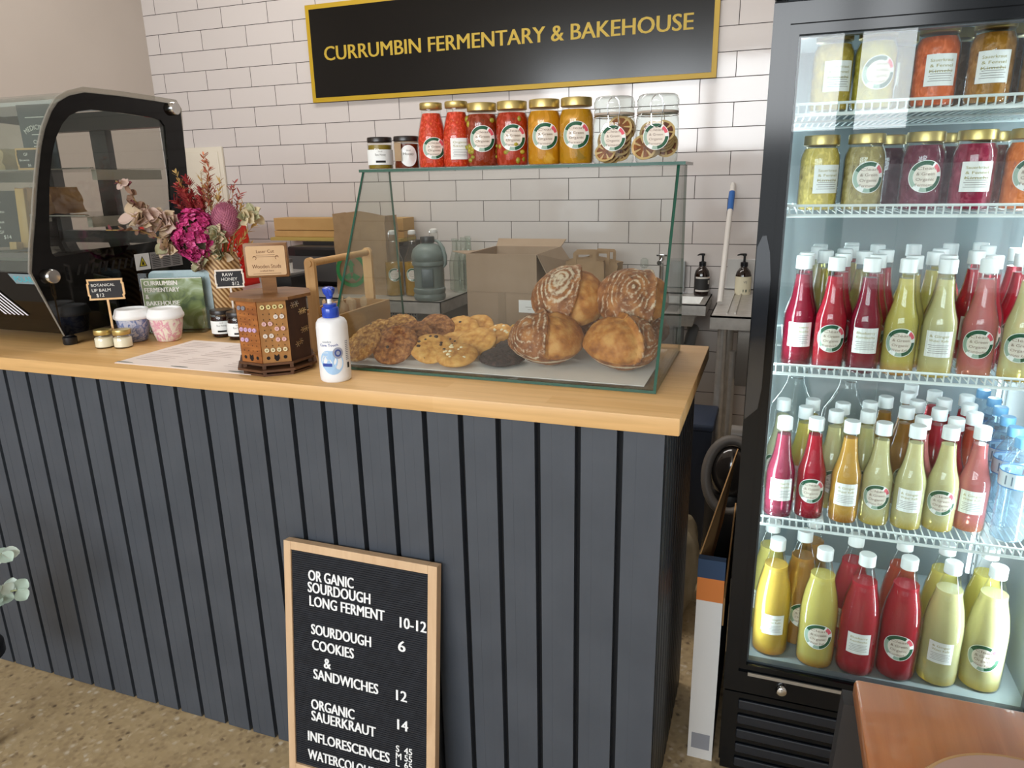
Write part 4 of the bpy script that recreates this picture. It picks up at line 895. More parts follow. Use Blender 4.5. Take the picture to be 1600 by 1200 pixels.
spray('dried_red_sprig', 'small red dried sprig behind the pink banksia', [(.07, .03, .205), (.085, .03, .175), (.055, .03, .19)], P('sprig_red', '9a4a44', .8), 26, .02, .003, 9, spread=.7, start=.55)
def gum_branch(label, pts, leaves, seed, cols, size):
    t = flower('dried_eucalyptus', label); rnd = random.Random(seed); path = [Vector(p) for p in pts]
    fine = []
    for a, b in zip(path, path[1:]): fine += [a.lerp(b, k/5) for k in range(5)]
    fine.append(path[-1]); MB().tube(fine, .0018, 6).build('stem', m_stem, t); mb = MB(); n = len(fine)
    for k in range(leaves):
        i = rnd.randint(n//3, n-2); p = fine[i]; d = Vector((rnd.uniform(-1, 1), rnd.uniform(-1, .4), rnd.uniform(-.6, .9))); leaf_fan(mb, p, d, Vector((rnd.uniform(-.5, .5), -1, rnd.uniform(-.2, .8))), size*rnd.uniform(.7, 1.2), size*.42*rnd.uniform(.8, 1.2), rnd.randint(0, len(cols)-1), .35)
    mb.build('leaves', cols, t, 60); return t
m_g1 = P('dry_leaf_tan', 'c8b295', .8); m_g2 = P('dry_leaf_pink', 'cdb3a6', .8); m_g3 = P('dry_leaf_brown', '8d6d58', .8); m_g4 = P('dry_leaf_sage', 'a8a582', .8); m_g5 = P('dry_leaf_wine', '7a3f43', .8)
gum_branch('pale pinkish dried gum leaves spreading left of the bouquet', [(0, 0, -.12), (-.02, -.03, .03), (-.06, -.08, .08), (-.10, -.13, .11), (-.13, -.17, .12)], 60, 1, [m_g1, m_g2, m_g2], .05)
gum_branch('pale dried gum leaves hanging behind the magenta hydrangea', [(0, 0, -.12), (-.03, -.05, .03), (-.06, -.09, .05), (-.085, -.12, .02)], 42, 2, [m_g2, m_g1, m_g4], .046)
gum_branch('wine red dried leaf tips at the far left of the bouquet', [(-.02, 0, -.1), (-.06, -.08, .08), (-.12, -.15, .14), (-.13, -.165, .20), (-.145, -.19, .215)], 22, 3, [m_g5, m_g3, m_g2], .024)
gum_branch('thin wine red sprig reaching left below the gum leaves', [(-.02, 0, -.1), (-.06, -.08, .03), (-.12, -.16, .08), (-.165, -.23, .085)], 16, 4, [m_g5, m_g3], .022)
gum_branch('sage green dried leaves below the pink banksia', [(.02, 0, -.12), (.035, -.03, .0), (.045, -.05, .04), (.06, -.05, .07)], 40, 5, [m_g4, m_g4, m_g1], .034)
gum_branch('cream dried leaves at the far right of the bouquet', [(.02, 0, -.12), (.08, -.01, .06), (.11, .02, .11), (.135, .03, .115)], 16, 6, [P('dry_leaf_cream', 'd3c3a0', .8), m_g4], .034)
gum_branch('pale mauve dried leaves hanging under the hydrangea', [(.0, 0, -.1), (.0, -.04, .0), (-.01, -.07, -.02), (0, -.075, -.035)], 16, 7, [m_g2, m_g4], .034)

# ================================================================== back bench along the tiled wall
t = thing('steel_bench', 'stainless steel bench along the tiled wall behind the counter', 'bench', (0, 0, 0))
MB().box(-.23, 1.85, -.66, -.005, .895, .90).box(-.23, 1.85, -.66, -.655, .845, .9).box(1.845, 1.85, -.66, -.005, .845, .9).build('bench_top', m_steel, t, 0)
MB().box(-.23, 1.70, -.6, -.02, .1, .84).build('cabinet', P('cabinet_steel', '8e8b87', .4, .6), t, 0)
mb = MB()
for i in range(5):
    for j in range(28): mb.box(1.36+.0125*j+(.04 if j > 7 else 0)-.05, 1.367+.0125*j+(.04 if j > 7 else 0)-.05, -.6012, -.6, .835-.014*i-.012, .835-.014*i-.005)
mb.build('vent_holes', m_black, t, 0)
for x in (-.15, 1.80): MB().tube([(x, -.6, 0), (x, -.6, .85)], .018, 16).build('leg', m_steel, t)
t = thing('low_bench', 'low dark bench holding the open cardboard box behind the counter', 'bench', (0, 0, 0))
MB().box(1.87, 2.62, -.70, -.005, .77, .80).build('bench_top', P('bench_dark', '3b3836', .4), t, 0)
for x in (1.9, 2.59):
    for y in (-.66, -.05): MB().box(x-.02, x+.02, y-.02, y+.02, 0, .77).build('leg', m_dark, t, 0)
# red crates
m_crate = P('crate_red', 'cf2a22', .4)
def crate(label, loc):
    t = thing('milk_crate', label, 'crate', loc); w, d, h = .38, .33, .345
    mb = MB().box(-w/2, w/2, 0, d, 0, .012)
    for (x0, x1, y0, y1) in ((-w/2, w/2, 0, .012), (-w/2, w/2, d-.012, d)):
        mb.box(x0, x1, y0, y1, h-.05, h).box(x0, x1, y0, y1, 0, .06)
        for a, b in ((-w/2, -w/2+.05), (w/2-.05, w/2), (-.035, .035)): mb.box(a, b, y0, y1, .06, h-.05)
    for x0, x1 in ((-w/2, -w/2+.012), (w/2-.012, w/2)): mb.box(x0, x1, .012, d-.012, h-.05, h).box(x0, x1, .012, d-.012, 0, .06).box(x0, x1, .012, .09, .06, h-.05).box(x0, x1, d-.09, d-.012, .06, h-.05)
    mb.build('crate_body', m_crate, t, 0); g = MB()
    for a, b in ((-w/2+.05, -.035), (.035, w/2-.05)):
        n = 4; s = (b-a)/n; m_ = int((h-.11)/s)+1
        for i in range(-m_, n+1):
            for sg in (1, -1):
                p = []
                x0 = a+i*s; pts = [(x0, .06), (x0+(h-.11), h-.05)] if sg > 0 else [(x0, h-.05), (x0+(h-.11), .06)]
                (ax, az), (bx, bz) = pts
                lo, hi = max(0, (a-ax)/(bx-ax)), min(1, (b-ax)/(bx-ax))
                if hi <= lo: continue
                A = (ax+(bx-ax)*lo, az+(bz-az)*lo); B = (ax+(bx-ax)*hi, az+(bz-az)*hi); g.tube([(A[0], .006, A[1]), (B[0], .006, B[1])], .0055, 4)
    for i in range(-5, 8):
        for sg in (1, -1):
            y0 = .09+i*.035; hh = h-.11; pts = [(y0, .06), (y0+hh, h-.05)] if sg > 0 else [(y0, h-.05), (y0+hh, .06)]; (ay, az), (by, bz) = pts; lo, hi = max(0, (.09-ay)/(by-ay)), min(1, (d-.09-ay)/(by-ay))
            if hi > lo: g.tube([(w/2-.006, ay+(by-ay)*q, az+(bz-az)*q) for q in (lo, hi)], .0055, 4)
    g.build('diamond_mesh', m_crate, t, 0)
crate('red milk crate on the steel bench behind the dried flowers', (.365, -.645, .9)); taper = bpy.data.objects['milk_crate']
for o in taper.children:
    for v in o.data.vertices: v.co.x *= 1+.3*max(0, 1-v.co.z/.345)
# flat kraft boxes, printer, receipt printer
for k in range(2):
    o = MB().box(.62+.005*k, 1.42, -.16-.003*k, -.04, 1.135+.036*k, 1.169+.036*k+.03*k, bev=.002).build('kraft_box', P('kraft_tan', 'c09a63', .8, 0, (10, 'b8915a')), None, 0)
    tag(o, ('lower', 'upper')[k]+' flat kraft box stacked behind the black printer against the tiles', 'box', 'flat kraft boxes behind the printer')
o = MB().box(.62, 1.42, -.2, -.03, 1.118, 1.134).build('card_sheet', P('card_yellow', 'b59d55', .7), None, 0); tag(o, 'flat yellowish card under the kraft boxes on the printer', 'card')
t = thing('printer', 'black printer under the flat kraft boxes on the steel bench', 'printer', (1.15, -.05, .9))
MB().box(-.33, .30, -.28, .03, .0, .20, bev=.01).build('printer_body', P('printer_black', '1c1c1e', .45), t)
MB().prism([(-.28, .03), (-.28, .14), (-.31, .155), (-.325, .03)], 'x', -.31, .28).build('front_panel', P('printer_grey', '4a4a4b', .45), t, 0)
MB().box(-.30, .30, -.18, .02, .2, .217).build('scanner_lid', P('printer_black', '1c1c1e', .45), t, 0)
o = MB().box(-.28, .22, -.283, -.279, .157, .185).build('paper_slot', P('vent_black', '050505', .6), t, 0)
t = thing('receipt_printer', 'small grey receipt printer left of the black printer', 'printer', (.985, -.52, .9))
MB().box(-.085, .06, -.1, .08, 0, .085, bev=.006).build('body', P('till_black', '222224', .4), t); MB().box(-.07, .05, -.105, .07, .085, .1, bev=.004).build('top_cover', P('till_grey', '8d8c8a', .4), t)
MB().box(-.05, .055, -.08, -.07, .1, .15).build('paper_slip', m_paper, t, 0); MB().box(-.05, .055, -.085, -.068, .15, .168).build('paper_bar', P('till_mid', '6a6463', .4), t, 0)
# big brown paper bag with green logo
def bag_mesh(w, d, h, seed, topo=6):
    rnd = random.Random(seed); mb = MB(); lv = 10; per = []
    for i in range(lv+1):
        z = h*i/lv; q = i/lv; pin = 1-.10*q
        pts = [(-w/2, -d/2), (-w/4, -d/2), (0, -d/2), (w/4, -d/2), (w/2, -d/2), (w/2-d*.10*q, 0), (w/2, d/2), (w/4, d/2), (0, d/2), (-w/4, d/2), (-w/2, d/2), (-w/2+d*.10*q, 0)]
        per.append([(x+rnd.uniform(-.003, .003)*(i > 0), y*pin+rnd.uniform(-.003, .003)*(i > 0), z+(.012*math.sin(x*20+seed) if i == lv else 0)) for x, y in pts])
    n = 12; mb.v = [p for L in per for p in L]
    for i in range(lv):
        for k in range(n): k2 = (k+1) % n; mb.f.append((i*n+k, i*n+k2, (i+1)*n+k2, (i+1)*n+k)); mb.m.append(0)
    mb.f.append(tuple(reversed(range(n)))); mb.m.append(0); return mb
t = thing('paper_bag', 'large brown paper bag with green print standing behind the glass case', 'paper bag', (1.385, -.47, .9), R(4))
mb = bag_mesh(.265, .15, .37, 3); mb.build('bag_body', m_kraftbag, t, 20)
mb = MB(); f = plane_fn((-.05, -.0795, .115), (1, 0, 0), (0, 0, 1), (0, -1, 0))
mb.add([f(r_*math.cos(R(a)), r_*math.sin(R(a)), 0) for r_ in (.062, .08) for a in range(0, 361, 10)], [(k, k+1, 38+k, 37+k) for k in range(36)])
for pts in (((0, .05), (.02, .022), (.009, .022), (.009, -.01), (-.009, -.01), (-.009, .022), (-.02, .022)), ((-.045, -.03), (-.01, -.012), (0, -.035), (-.02, -.05)), ((.045, -.03), (.01, -.012), (0, -.035), (.02, -.05))): mb.add([f(x, y, 0) for x, y in pts], [tuple(range(len(pts)))])
for k in range(4): mb.add([(-.1355, -.05+a, .27+.018*k+b) for a, b in ((0, 0), (.014, 0), (.014, .012), (0, .012))], [(0, 1, 2, 3)])
mb.build('green_print', P('bag_green', '2f8a4c', .7), t, 0)
# swing top bottles of yellow drink
def swing_bottle(label, loc, rz, col, fill, h=.3, r=.043, grp='swing top bottles on the steel bench', words=CG):
    t = thing('swing_top_bottle', label, 'bottle', loc, R(rz), grp); k = h/.3
    pr = [(r*.9, 0), (r, .004), (r, .15*k), (r*.93, .17*k), (r*.62, .2*k), (r*.38, .23*k), (r*.33, .25*k), (r*.33, .27*k), (r*.4, .272*k), (r*.4, .28*k)]
    MB().lathe(pr, 28).build('glass_bottle', g_bottle, t, 50)
    if col: MB().lathe(inner(pr, .002, fill), 28).build('drink', liquid(col, .25), t, 50)
    MB().lathe([(r*.36, .28*k), (r*.42, .284*k), (r*.4, .297*k), (r*.2, .30*k)], 18).build('stopper', P('stopper_white', 'e6e4e0', .3), t, 50)
    mb = MB()
    for s in (-1, 1): mb.tube([(s*r*.42, 0, .25*k), (s*r*.46, -.004, .27*k), (s*r*.42, 0, .292*k)], .0012, 6)
    mb.tube([(-r*.42, 0, .292*k), (r*.42, 0, .292*k)], .0012, 6).tube([(r*.3*math.cos(a*PI/8), -r*.15+r*.4*math.sin(a*PI/8), .25*k) for a in range(16)], .0012, 5, closed=True); mb.build('wire_clasp', m_chrome, t)
    if words: round_label('front_label', .03, r+.0002, .1*k, t, words)
    return t
swing_bottle('swing top bottle of yellow drink beside the brown paper bag', (1.553, -.52, .9), 28, 'b58a1d', .155)
swing_bottle('swing top bottle of yellow drink half behind the grey jug', (1.643, -.50, .9), 18, 'b58a1d', .155)
swing_bottle('swing top bottle of yellow drink right behind the grey jug', (1.705, -.40, .9), 25, 'b58a1d', .155, words=None)
def clear_bottle(label, x, y):
    t = thing('empty_bottle', label, 'bottle', (x, y, .9), 0, 'empty clear bottles on the steel bench'); pr = [(.026, 0), (.029, .004), (.029, .13), (.025, .15), (.014, .19), (.0125, .235), (.0145, .238), (.0145, .246), (.012, .246)]
    MB().lathe(pr, 24, caps=False).build('glass_bottle', glass('empty_glass', 'eef3ef', 1, .03, .06, 'e8efe8'), t, 50); return t
for k, (x, y) in enumerate(((1.765, -.30), (1.775, -.22), (1.812, -.36), (1.765, -.14), (1.817, -.25))): clear_bottle(('front left', 'middle', 'front right', 'rear left', 'rear right')[k]+' empty clear bottle in the cluster left of the cardboard box', x, y)
# sports jug
t = thing('water_jug', 'grey green sports water jug on the corner of the steel bench', 'jug', (1.768, -.595, .9), R(20))
m_jug = P('jug_grey', '66736f', .45, 0, (9, '6f7c78'))
MB().lathe([(.064, 0), (.07, .006), (.072, .02), (.068, .03), (.072, .04), (.071, .052), (.066, .056), (.066, .15), (.072, .156), (.073, .168), (.070, .174), (.074, .182), (.074, .2), (.066, .225), (.045, .243), (.028, .249), (.028, .256)], 40).build('jug_body', m_jug, t, 40)
MB().box(-.026, .026, -.0705, -.064, .062, .145, bev=.004).build('side_grip', P('jug_panel', '4f5d5f', .4), t)
MB().lathe([(.031, .253), (.032, .256), (.032, .274), (.03, .279), (.012, .28)], 28).build('jug_cap', P('cap_charcoal', '33373a', .4), t, 40)
MB().tube([(.033, 0, .262), (.05, -.01, .256), (.068, -.02, .23), (.078, -.028, .19), (.078, -.03, .16), (.07, -.035, .145)], [.004, .008, .010, .010, .008, .003], 10).build('carry_strap', m_jug, t)
# open cardboard box
t = thing('cardboard_box', 'open brown cardboard box behind the counter with a small white label', 'box', (1.982, -.665, .8), R(0))
m_box = P('carton_brown', 'a6907a', .85, 0, (8, '9d8770')); w, d, h = .315, .36, .315
MB().box(0, w, 0, .005, 0, h).box(0, w, d-.005, d, 0, h).box(0, .005, .005, d-.005, 0, h).box(w-.005, w, .005, d-.005, 0, h).box(.005, w-.005, .005, d-.005, 0, .005).build('carton', m_box, t, 0)
mb = MB().add([(.0, .0, h), (0, d, h), (-.09, d-.02, h-.02), (-.09, .06, h+.005)], [(0, 1, 2, 3)]); mb.add([(w, .0, h), (w, d, h), (w+.05, d, h-.07), (w+.04, .02, h-.09)], [(0, 1, 2, 3)]); mb.add([(0, d, h), (w, d, h), (w+.01, d+.06, h+.03), (-.01, d+.06, h+.03)], [(0, 1, 2, 3)])
o = mb.build('flap', m_box, t, 0); sol = o.modifiers.new('thickness', 'SOLIDIFY'); sol.thickness = .004
MB().box(0, w, -.0008, 0, .154, .1555).box(.142, .176, -.001, 0, 0, .155).build('tape', P('carton_tape', '97826b', .4), t, 0)
o = MB().box(.235, .305, -.0012, 0, .072, .125).build('address_label', m_label, t, 0); MB().box(.265, .30, -.0016, -.0012, .095, .0965).box(.275, .29, -.0016, -.0012, .085, .0862).build('lettering', m_ink, o, 0)
# handled paper bags
def handle_bag(label, loc, rz, w, d, h, seed):
    t = thing('paper_bag', label, 'paper bag', loc, R(rz), 'small handled paper bags'); bag_mesh(w, d, h, seed).build('bag_body', m_kraftbag, t, 20)
    for y in (-d*.46, d*.46):
        mb = MB(); pts = [(-.05, h-.02), (-.05, h+.035), (-.042, h+.045), (.042, h+.045), (.05, h+.035), (.05, h-.02), (.036, h-.02), (.036, h+.03), (-.036, h+.03), (-.036, h-.02)]
        mb.add([(x, y+e, z) for e in (-.0012, .0012) for x, z in pts], [tuple(range(10)), tuple(reversed(range(10, 20)))]+[(i, (i+1) % 10, 10+(i+1) % 10, 10+i) for i in range(10)]); mb.build('handle', m_kraftbag, t, 0)
    return t
handle_bag('small brown paper bag with flat handles behind the bread', (2.425, -.35, .8), 8, .17, .09, .26, 8); handle_bag('small brown paper bag behind the first handled bag, against the tiles', (2.47, -.20, .8), -10, .17, .08, .25, 9)
t = thing('water_bottle', 'small clear swing top bottle with blue band against the tiles', 'bottle', (2.64, -.06, .8))
MB().box(2.622-2.64, .04, -.05, .045, -.03, .0).build('wall_bracket', P('bracket_grey', '77797b', .4, .5), t, 0)
MB().lathe([(.03, 0), (.032, .004), (.032, .1), (.02, .135), (.013, .16), (.013, .2)], 24).build('glass_bottle', g_bottle, t, 50); MB().lathe([(.0325, .085), (.0325, .108), (.03, .112)], 24, caps=False).build('blue_band', P('band_blue', '2d48c8', .4), t, 50)
mb = MB().lathe([(.013, .2), (.02, .205), (.018, .235), (.008, .245)], 18); mb.build('stopper', g_jar, t, 50)
# wooden handled tongs behind the case
t = thing('serving_tongs', 'wooden ended serving tongs resting on the glass case floor behind the cookies', 'tongs', (2.475, -1.752, 1.0285), R(12))
mb = MB().tube([(.02, 0, .0), (.12, .006, .004), (.24, .02, .006), (.26, .022, .0)], .003, 8).tube([(.02, 0, -.01), (.12, -.008, -.006), (.24, .012, -.004), (.26, .022, 0)], .003, 8); mb.build('wire_arms', m_dark, t)
mb = MB().ball((-.008, 0, 0), 1, 18, 10, 0, (.032, .012, .02)); mb.build('wooden_end', wood('tong_wood', '8a6233', 'a87d48', (10, 10, 2)), t)
o = MB().box(0, .09, 0, .13, 0, .0015).build('paper_slip', m_paper, None, 0, (2.28, -1.735, 1.0005), (0, 0, .25)); tag(o, 'white paper slip on the worktop between caddy and cookies', 'paper')
# hand basin and its things
t = thing('hand_basin', 'wall hung stainless hand basin on the tiles behind the counter', 'basin', (2.70, 0, .875))
mb = MB().ring([(0, -.32), (.255, -.32), (.255, -.002), (0, -.002)], [(.03, -.295), (.225, -.295), (.225, -.1), (.03, -.1)], 'z', -.005, 0)
mb.ring([(0, -.32), (.255, -.32), (.255, -.002), (0, -.002)], [(.004, -.316), (.251, -.316), (.251, -.006), (.004, -.006)], 'z', -.048, 0)
mb.add([(.03, -.295, 0), (.225, -.295, 0), (.225, -.1, 0), (.03, -.1, 0), (.06, -.26, -.11), (.195, -.26, -.11), (.195, -.13, -.11), (.06, -.13, -.11)], [(0, 1, 5, 4), (1, 2, 6, 5), (2, 3, 7, 6), (3, 0, 4, 7), (4, 5, 6, 7)]); mb.build('bowl', m_steel, t, 0)
MB().tube([(.128, -.19, -.11), (.128, -.19, -.19), (.135, -.185, -.225), (.155, -.16, -.235), (.175, -.13, -.22), (.178, -.1, -.19), (.178, -.01, -.17)], .026, 16).build('waste_pipe', P('pipe_grey', '8f9192', .35, .4), t)
mb = MB().tube([(.02, -.05, .0), (.02, -.05, .13), (.02, -.07, .155), (.02, -.13, .155)], .011, 14).tube([(.02, -.05, .16), (.02, -.05, .185)], .014, 14).box(-.005, .045, -.055, -.045, .178, .186); mb.build('tap', m_chrome, t)
o = MB().box(2.76, 2.828, -.04, -.003, .885, 1.03, bev=.006).build('wall_dispenser', P('dispenser_grey', '9aa0a0', .3)); tag(o, 'grey dispenser box on the tiles above the hand basin', 'dispenser')
def pump(label, loc, rz, body, lab, word):
    t = thing('soap_dispenser', label, 'bottle', loc, R(rz), 'dark pump soap bottles'); MB().lathe([(.031, 0), (.0335, .003), (.0345, .012), (.0345, .098), (.03, .115), (.02, .128), (.0145, .133), (.0145, .14)], 32).build('bottle_body', body, t, 50)
    MB().lathe([(.0155, .138), (.016, .14), (.016, .156), (.008, .158), (.0055, .16), (.0055, .183), (.009, .185), (.009, .193), (.004, .195)], 24).tube([(0, 0, .19), (-.02, -.006, .191), (-.033, -.010, .188)], [.005, .004, .003], 8).build('pump', m_black, t, 40)
    f = cyl_fn(.0348, .055); mb = MB(); n = 18; tx = MB()
    for v0, v1, m in lab: mb.add([f(-.05+.1*k/n, v, .0002+.0001*m) for v in (v0, v1) for k in range(n+1)], [(k, k+1, n+2+k, n+1+k) for k in range(n)], m)
    l = mb.build('label', [P('label_charcoal', '2b2a2a', .6), P('label_pale', 'cfcac2', .6), P('label_ivory', 'e3dcc0', .6)], t, 0)
    if word: write(tx, word, lambda u, v, q: f(u, v, .0009), -.004, .012, .010, None, 'l', 0, .01); tx.add([f(u, v, .0009) for v in (-.028, -.016) for u in (-.005, .01, .03)], [(0, 1, 4, 3), (1, 2, 5, 4)], 1); tx.build('lettering', [m_ink, P('label_bottle_green', '22402f', .6)], l, 0)
    else: tx.add([f(u, v, .0009) for v in (0, .018) for u in (.012, .026)], [(0, 1, 3, 2)]); tx.build('barcode', [P('label_pale', 'cfcac2', .6)], l, 0)
m_amber = P('amber_bottle', '1d0e08', .08, coat=.5)
pump('dark amber pump soap bottle with black label on the hand basin', (2.909, -.055, .8755), 35, m_amber, [(-.034, .034, 0), (.026, .034, 1), (-.034, -.026, 1)], None)
pump('dark pump bottle with cream label on the steel sink', (3.095, -.13, .885), 12, m_amber, [(-.042, .04, 2)], 'VE')
t = thing('steel_sink', 'stainless steel sink bench half hidden by the drinks fridge', 'sink', (3.004, -.70, 0))
mb = MB().ring([(0, 0), (.9, 0), (.9, .69), (0, .69)], [(.15, .05), (.85, .05), (.85, .55), (.15, .55)], 'z', .893, .9)
mb.ring([(0, 0), (.9, 0), (.9, .69), (0, .69)], [(.004, .004), (.896, .004), (.896, .686), (.004, .686)], 'z', .848, .9)
mb.add([(x, y, z) for z in (.9, .7) for x, y in ((.15, .05), (.85, .05), (.85, .55), (.15, .55))], [(0, 1, 5, 4), (1, 2, 6, 5), (2, 3, 7, 6), (3, 0, 4, 7), (4, 5, 6, 7)]); mb.box(.055, .06, .05, .6, .9, .907).box(.085, .09, .05, .6, .9, .907); mb.build('sink_top', m_steel, t, 0)
for x, y in ((.045, .07), (.85, .07), (.045, .62), (.85, .62)): MB().tube([(x, y, 0), (x, y, .85)], .019, 18).build('leg', m_steel, t)
MB().tube([(.085, .2, .72), (.085, .2, .15)], .014, 14).box(.075, .095, .19, .21, .5, .54).build('waste_pipe', m_steel, t); MB().tube([(.15, .25, .72), (.16, .2, .5), (.19, .18, .4), (.24, .2, .36)], .008, 10).build('water_hose', P('hose_grey', '8a857e', .4, .3), t)
MB().box(.10, .5, .1, .5, .60, .846, bev=.006).build('drawer_box', P('sink_box', '9a938b', .4, .5), t)
o = MB().box(3.018, 3.5, -.012, -.001, .905, 1.04).build('splashback', P('splash_grey', 'b9b6b1', .3, .3), None, 0); tag(o, 'grey splashback panel on the tiles behind the steel sink', 'splashback')
# broom
t = thing('broom_handle', 'white broom handle with blue grip leaning on the tiled wall', 'broom handle', (3.022, -.48, .902)); a = Vector((0, 0, .0115)); b = Vector((-.002, .448, .476)); q = lambda k: a.lerp(b, k)
MB().tube([q(0), q(.76)], .0115, 14).build('handle', P('pole_white', 'dcd8d2', .4), t); MB().tube([q(.76), q(.92)], .0135, 14).build('grip', P('grip_blue', '2f66ae', .45), t); MB().tube([q(.92), q(.98), q(1)], [.012, .011, .008], 14).build('end_cap', P('pole_white', 'dcd8d2', .4), t)
# bin, vacuum cleaner, rubbish bag, tall carton beside the fridge
t = thing('rubbish_bin', 'navy blue rubbish bin behind the end of the counter', 'bin', (2.93, -.78, 0))
MB().add([(x*s, y*s, z) for s, z in ((.84, 0), (1, .50)) for x, y in ((-.12, -.12), (.12, -.12), (.12, .12), (-.12, .12))], [(0, 1, 2, 3), (0, 1, 5, 4), (1, 2, 6, 5), (2, 3, 7, 6), (3, 0, 4, 7)]).build('bin_body', P('bin_navy', '252f42', .5), t, 0); MB().box(-.126, .126, -.126, .126, .50, .53, bev=.01).build('bin_lid', P('bin_lid_navy', '2e3a50', .5), t)
t = thing('vacuum_cleaner', 'grey and black canister vacuum cleaner between counter and fridge', 'vacuum cleaner', (3.135, -1.14, 0))
MB().lathe([(.085, 0), (.09, .01), (.09, .06), (.075, .09)], 28).build('white_base', P('vac_white', 'c9c6bf', .4), t); MB().lathe([(.074, .09), (.08, .12), (.082, .36), (.07, .39)], 28).build('black_body', P('vac_black', '201e1d', .5), t)
ringp = [Vector((.092*math.cos(k*PI/16)*.85, -.06+.035*math.sin(k*PI/16), .46+.115*math.sin(k*PI/16))) for k in range(32)]
MB().tube(ringp, .017, 12, closed=True).build('bumper_ring', P('vac_grey', '6e6862', .5), t); MB().ball((0, -.03, .46), 1, 24, 16, 0, (.068, .055, .095)).build('dust_dome', P('vac_smoke', '332e2b', .12, coat=.6), t)
MB().tube([(-.01, .02, .58), (.06, .02, .58)], .03, 16).build('hose_collar', P('vac_collar', '86807a', .4), t); MB().box(-.03, .06, -.03, .03, .38, .42).build('neck', P('vac_black', '201e1d', .5), t, 0)
bm = bmesh.new(); bmesh.ops.create_icosphere(bm, subdivisions=4, radius=1); rnd = random.Random(2)
for v in bm.verts: n_ = .1*math.sin(9*v.co.x+3*v.co.z)*math.cos(7*v.co.y+5*v.co.z); v.co = Vector((v.co.x*.085*(1+n_), v.co.y*.14*(1+n_), max(v.co.z, -.9)*.19*(1+.5*n_)+.17))
tag(MB().bm(bm).build('rubbish_bag', P('bag_cream', 'b5a88c', .4, 0, (12, 'a3967a')), None, 60, (2.975, -1.30, 0)), 'crumpled pale plastic bag on the floor behind the counter end', 'bag')
t = thing('tall_carton', 'tall slim carton, white with orange and blue bands, between counter and fridge', 'carton', (3.102, -1.95, 0))
MB().add([(x, y, z) for x, y, z in ((0, 0, 0), (.06, 0, 0), (.064, .46, 0), (.004, .46, 0), (0, 0, .453), (.06, 0, .453), (.064, .46, .46), (.004, .46, .46))], [(0, 3, 2, 1), (0, 1, 5, 4), (1, 2, 6, 5), (2, 3, 7, 6), (3, 0, 4, 7)], [0, 0, 1, 1, 0]).build('carton_body', [P('carton_white', 'dcdbd8', .6), P('carton_dark', '1a1614', .7)], t, 0)
MB().box(-.0006, .0606, -.0008, .02, .452, .512).build('orange_band', P('band_orange', 'd07a38', .6), t, 0); MB().box(-.0008, .0608, -.001, .02, .512, .56).build('blue_band', P('band_navy', '27405f', .6), t, 0)
mb = MB().add([(.0, .021, .56), (.003, .021, .56), (.06, .40, .69), (.057, .40, .69), (.0, .021, .40), (.003, .021, .40), (.03, .44, .44), (.027, .44, .44)], [(0, 1, 2, 3), (4, 5, 6, 7), (0, 1, 5, 4), (1, 2, 6, 5), (2, 3, 7, 6), (3, 0, 4, 7)]); mb.add([(.06, .02, .455), (.064, .02, .455), (.064, .46, .50), (.06, .46, .50), (.06, .02, .38), (.064, .02, .38), (.064, .46, .44), (.06, .46, .44)], [(0, 1, 2, 3), (4, 5, 6, 7), (0, 1, 5, 4), (1, 2, 6, 5), (2, 3, 7, 6), (3, 0, 4, 7)])
mb.build('open_flap', P('carton_inside', 'c99a62', .8), t, 0); MB().box(.008, .052, -.001, 0, .03, .075).build('barcode', P('barcode_grey', '8f9198', .6), t, 0)

# ================================================================== letter board leaning on the counter
BT = math.atan(.131)
t = thing('letter_board', 'wood framed black letter board menu leaning on the counter', 'menu board', (2.195, -2.352, 0)); t.rotation_euler = (-BT, 0, 0)
BW, BH = .392, .628; m_oakf = wood('pale_oak', 'c9a783', 'd8b995', (6, 6, 1), .5)
for nm, (x0, x1, z0_, z1_) in {'l': (0, .019, 0, BH), 'r': (BW-.022, BW, 0, BH), 't': (.019, BW-.022, BH-.02, BH), 'b': (.019, BW-.022, 0, .062)}.items(): MB().box(x0, x1, -.0, .022, z0_, z1_, bev=.0012).build('frame_rail', m_oakf, t, 0)
mb = MB().box(.018, BW-.02, .006, .016, .05, BH-.018); k = 0
z = .066
while z < BH-.024: mb.box(.0185, BW-.0205, .0042, .0062, z, z+.0034); z += .0052
mb.build('felt', P('felt_black', '1b1d23', .9, 0, (40, '23262d')), t, 0)
cs = math.cos(BT); bf = plane_fn((0, .0040, 0), (1, 0, 0), (0, 0, 1), (0, -1, 0)); m_let = P('letter_white', 'f3f6f8', .4)
for s, x0, x1, z in (('OR GANIC', .065, .184, .536), ('SOURDOUGH', .063, .227, .507), ('LONG FERMENT', .067, .263, .474), ('10-12', .302, .366, .467), ('SOURDOUGH', .070, .228, .405), ('6', .298, .315, .411), ('COOKIES', .072, .183, .367), ('&', .103, .121, .327), ('SANDWICHES', .074, .246, .294), ('12', .293, .319, .292), ('ORGANIC', .066, .183, .216), ('SAUERKRAUT', .066, .239, .186), ('14', .296, .322, .221), ('INFLORESCENCES', .055, .275, .131), ('WATERCOLOURS', .054, .250, .083)):
    mb = MB(); write(mb, s, bf, x0, z/cs, .0265, x1-x0, 'l', off=.02, thick=.0015); mb.build('lettering', m_let, t, 0)
for s, z in (('S  45', .165), ('M 55', .147), ('L  65', .129), ('S  45', .105), ('M 55', .087)):
    mb = MB(); write(mb, s, bf, .292, z/cs, .0165, .041, 'l', off=.015, thick=.0015); mb.build('lettering', m_let, t, 0)

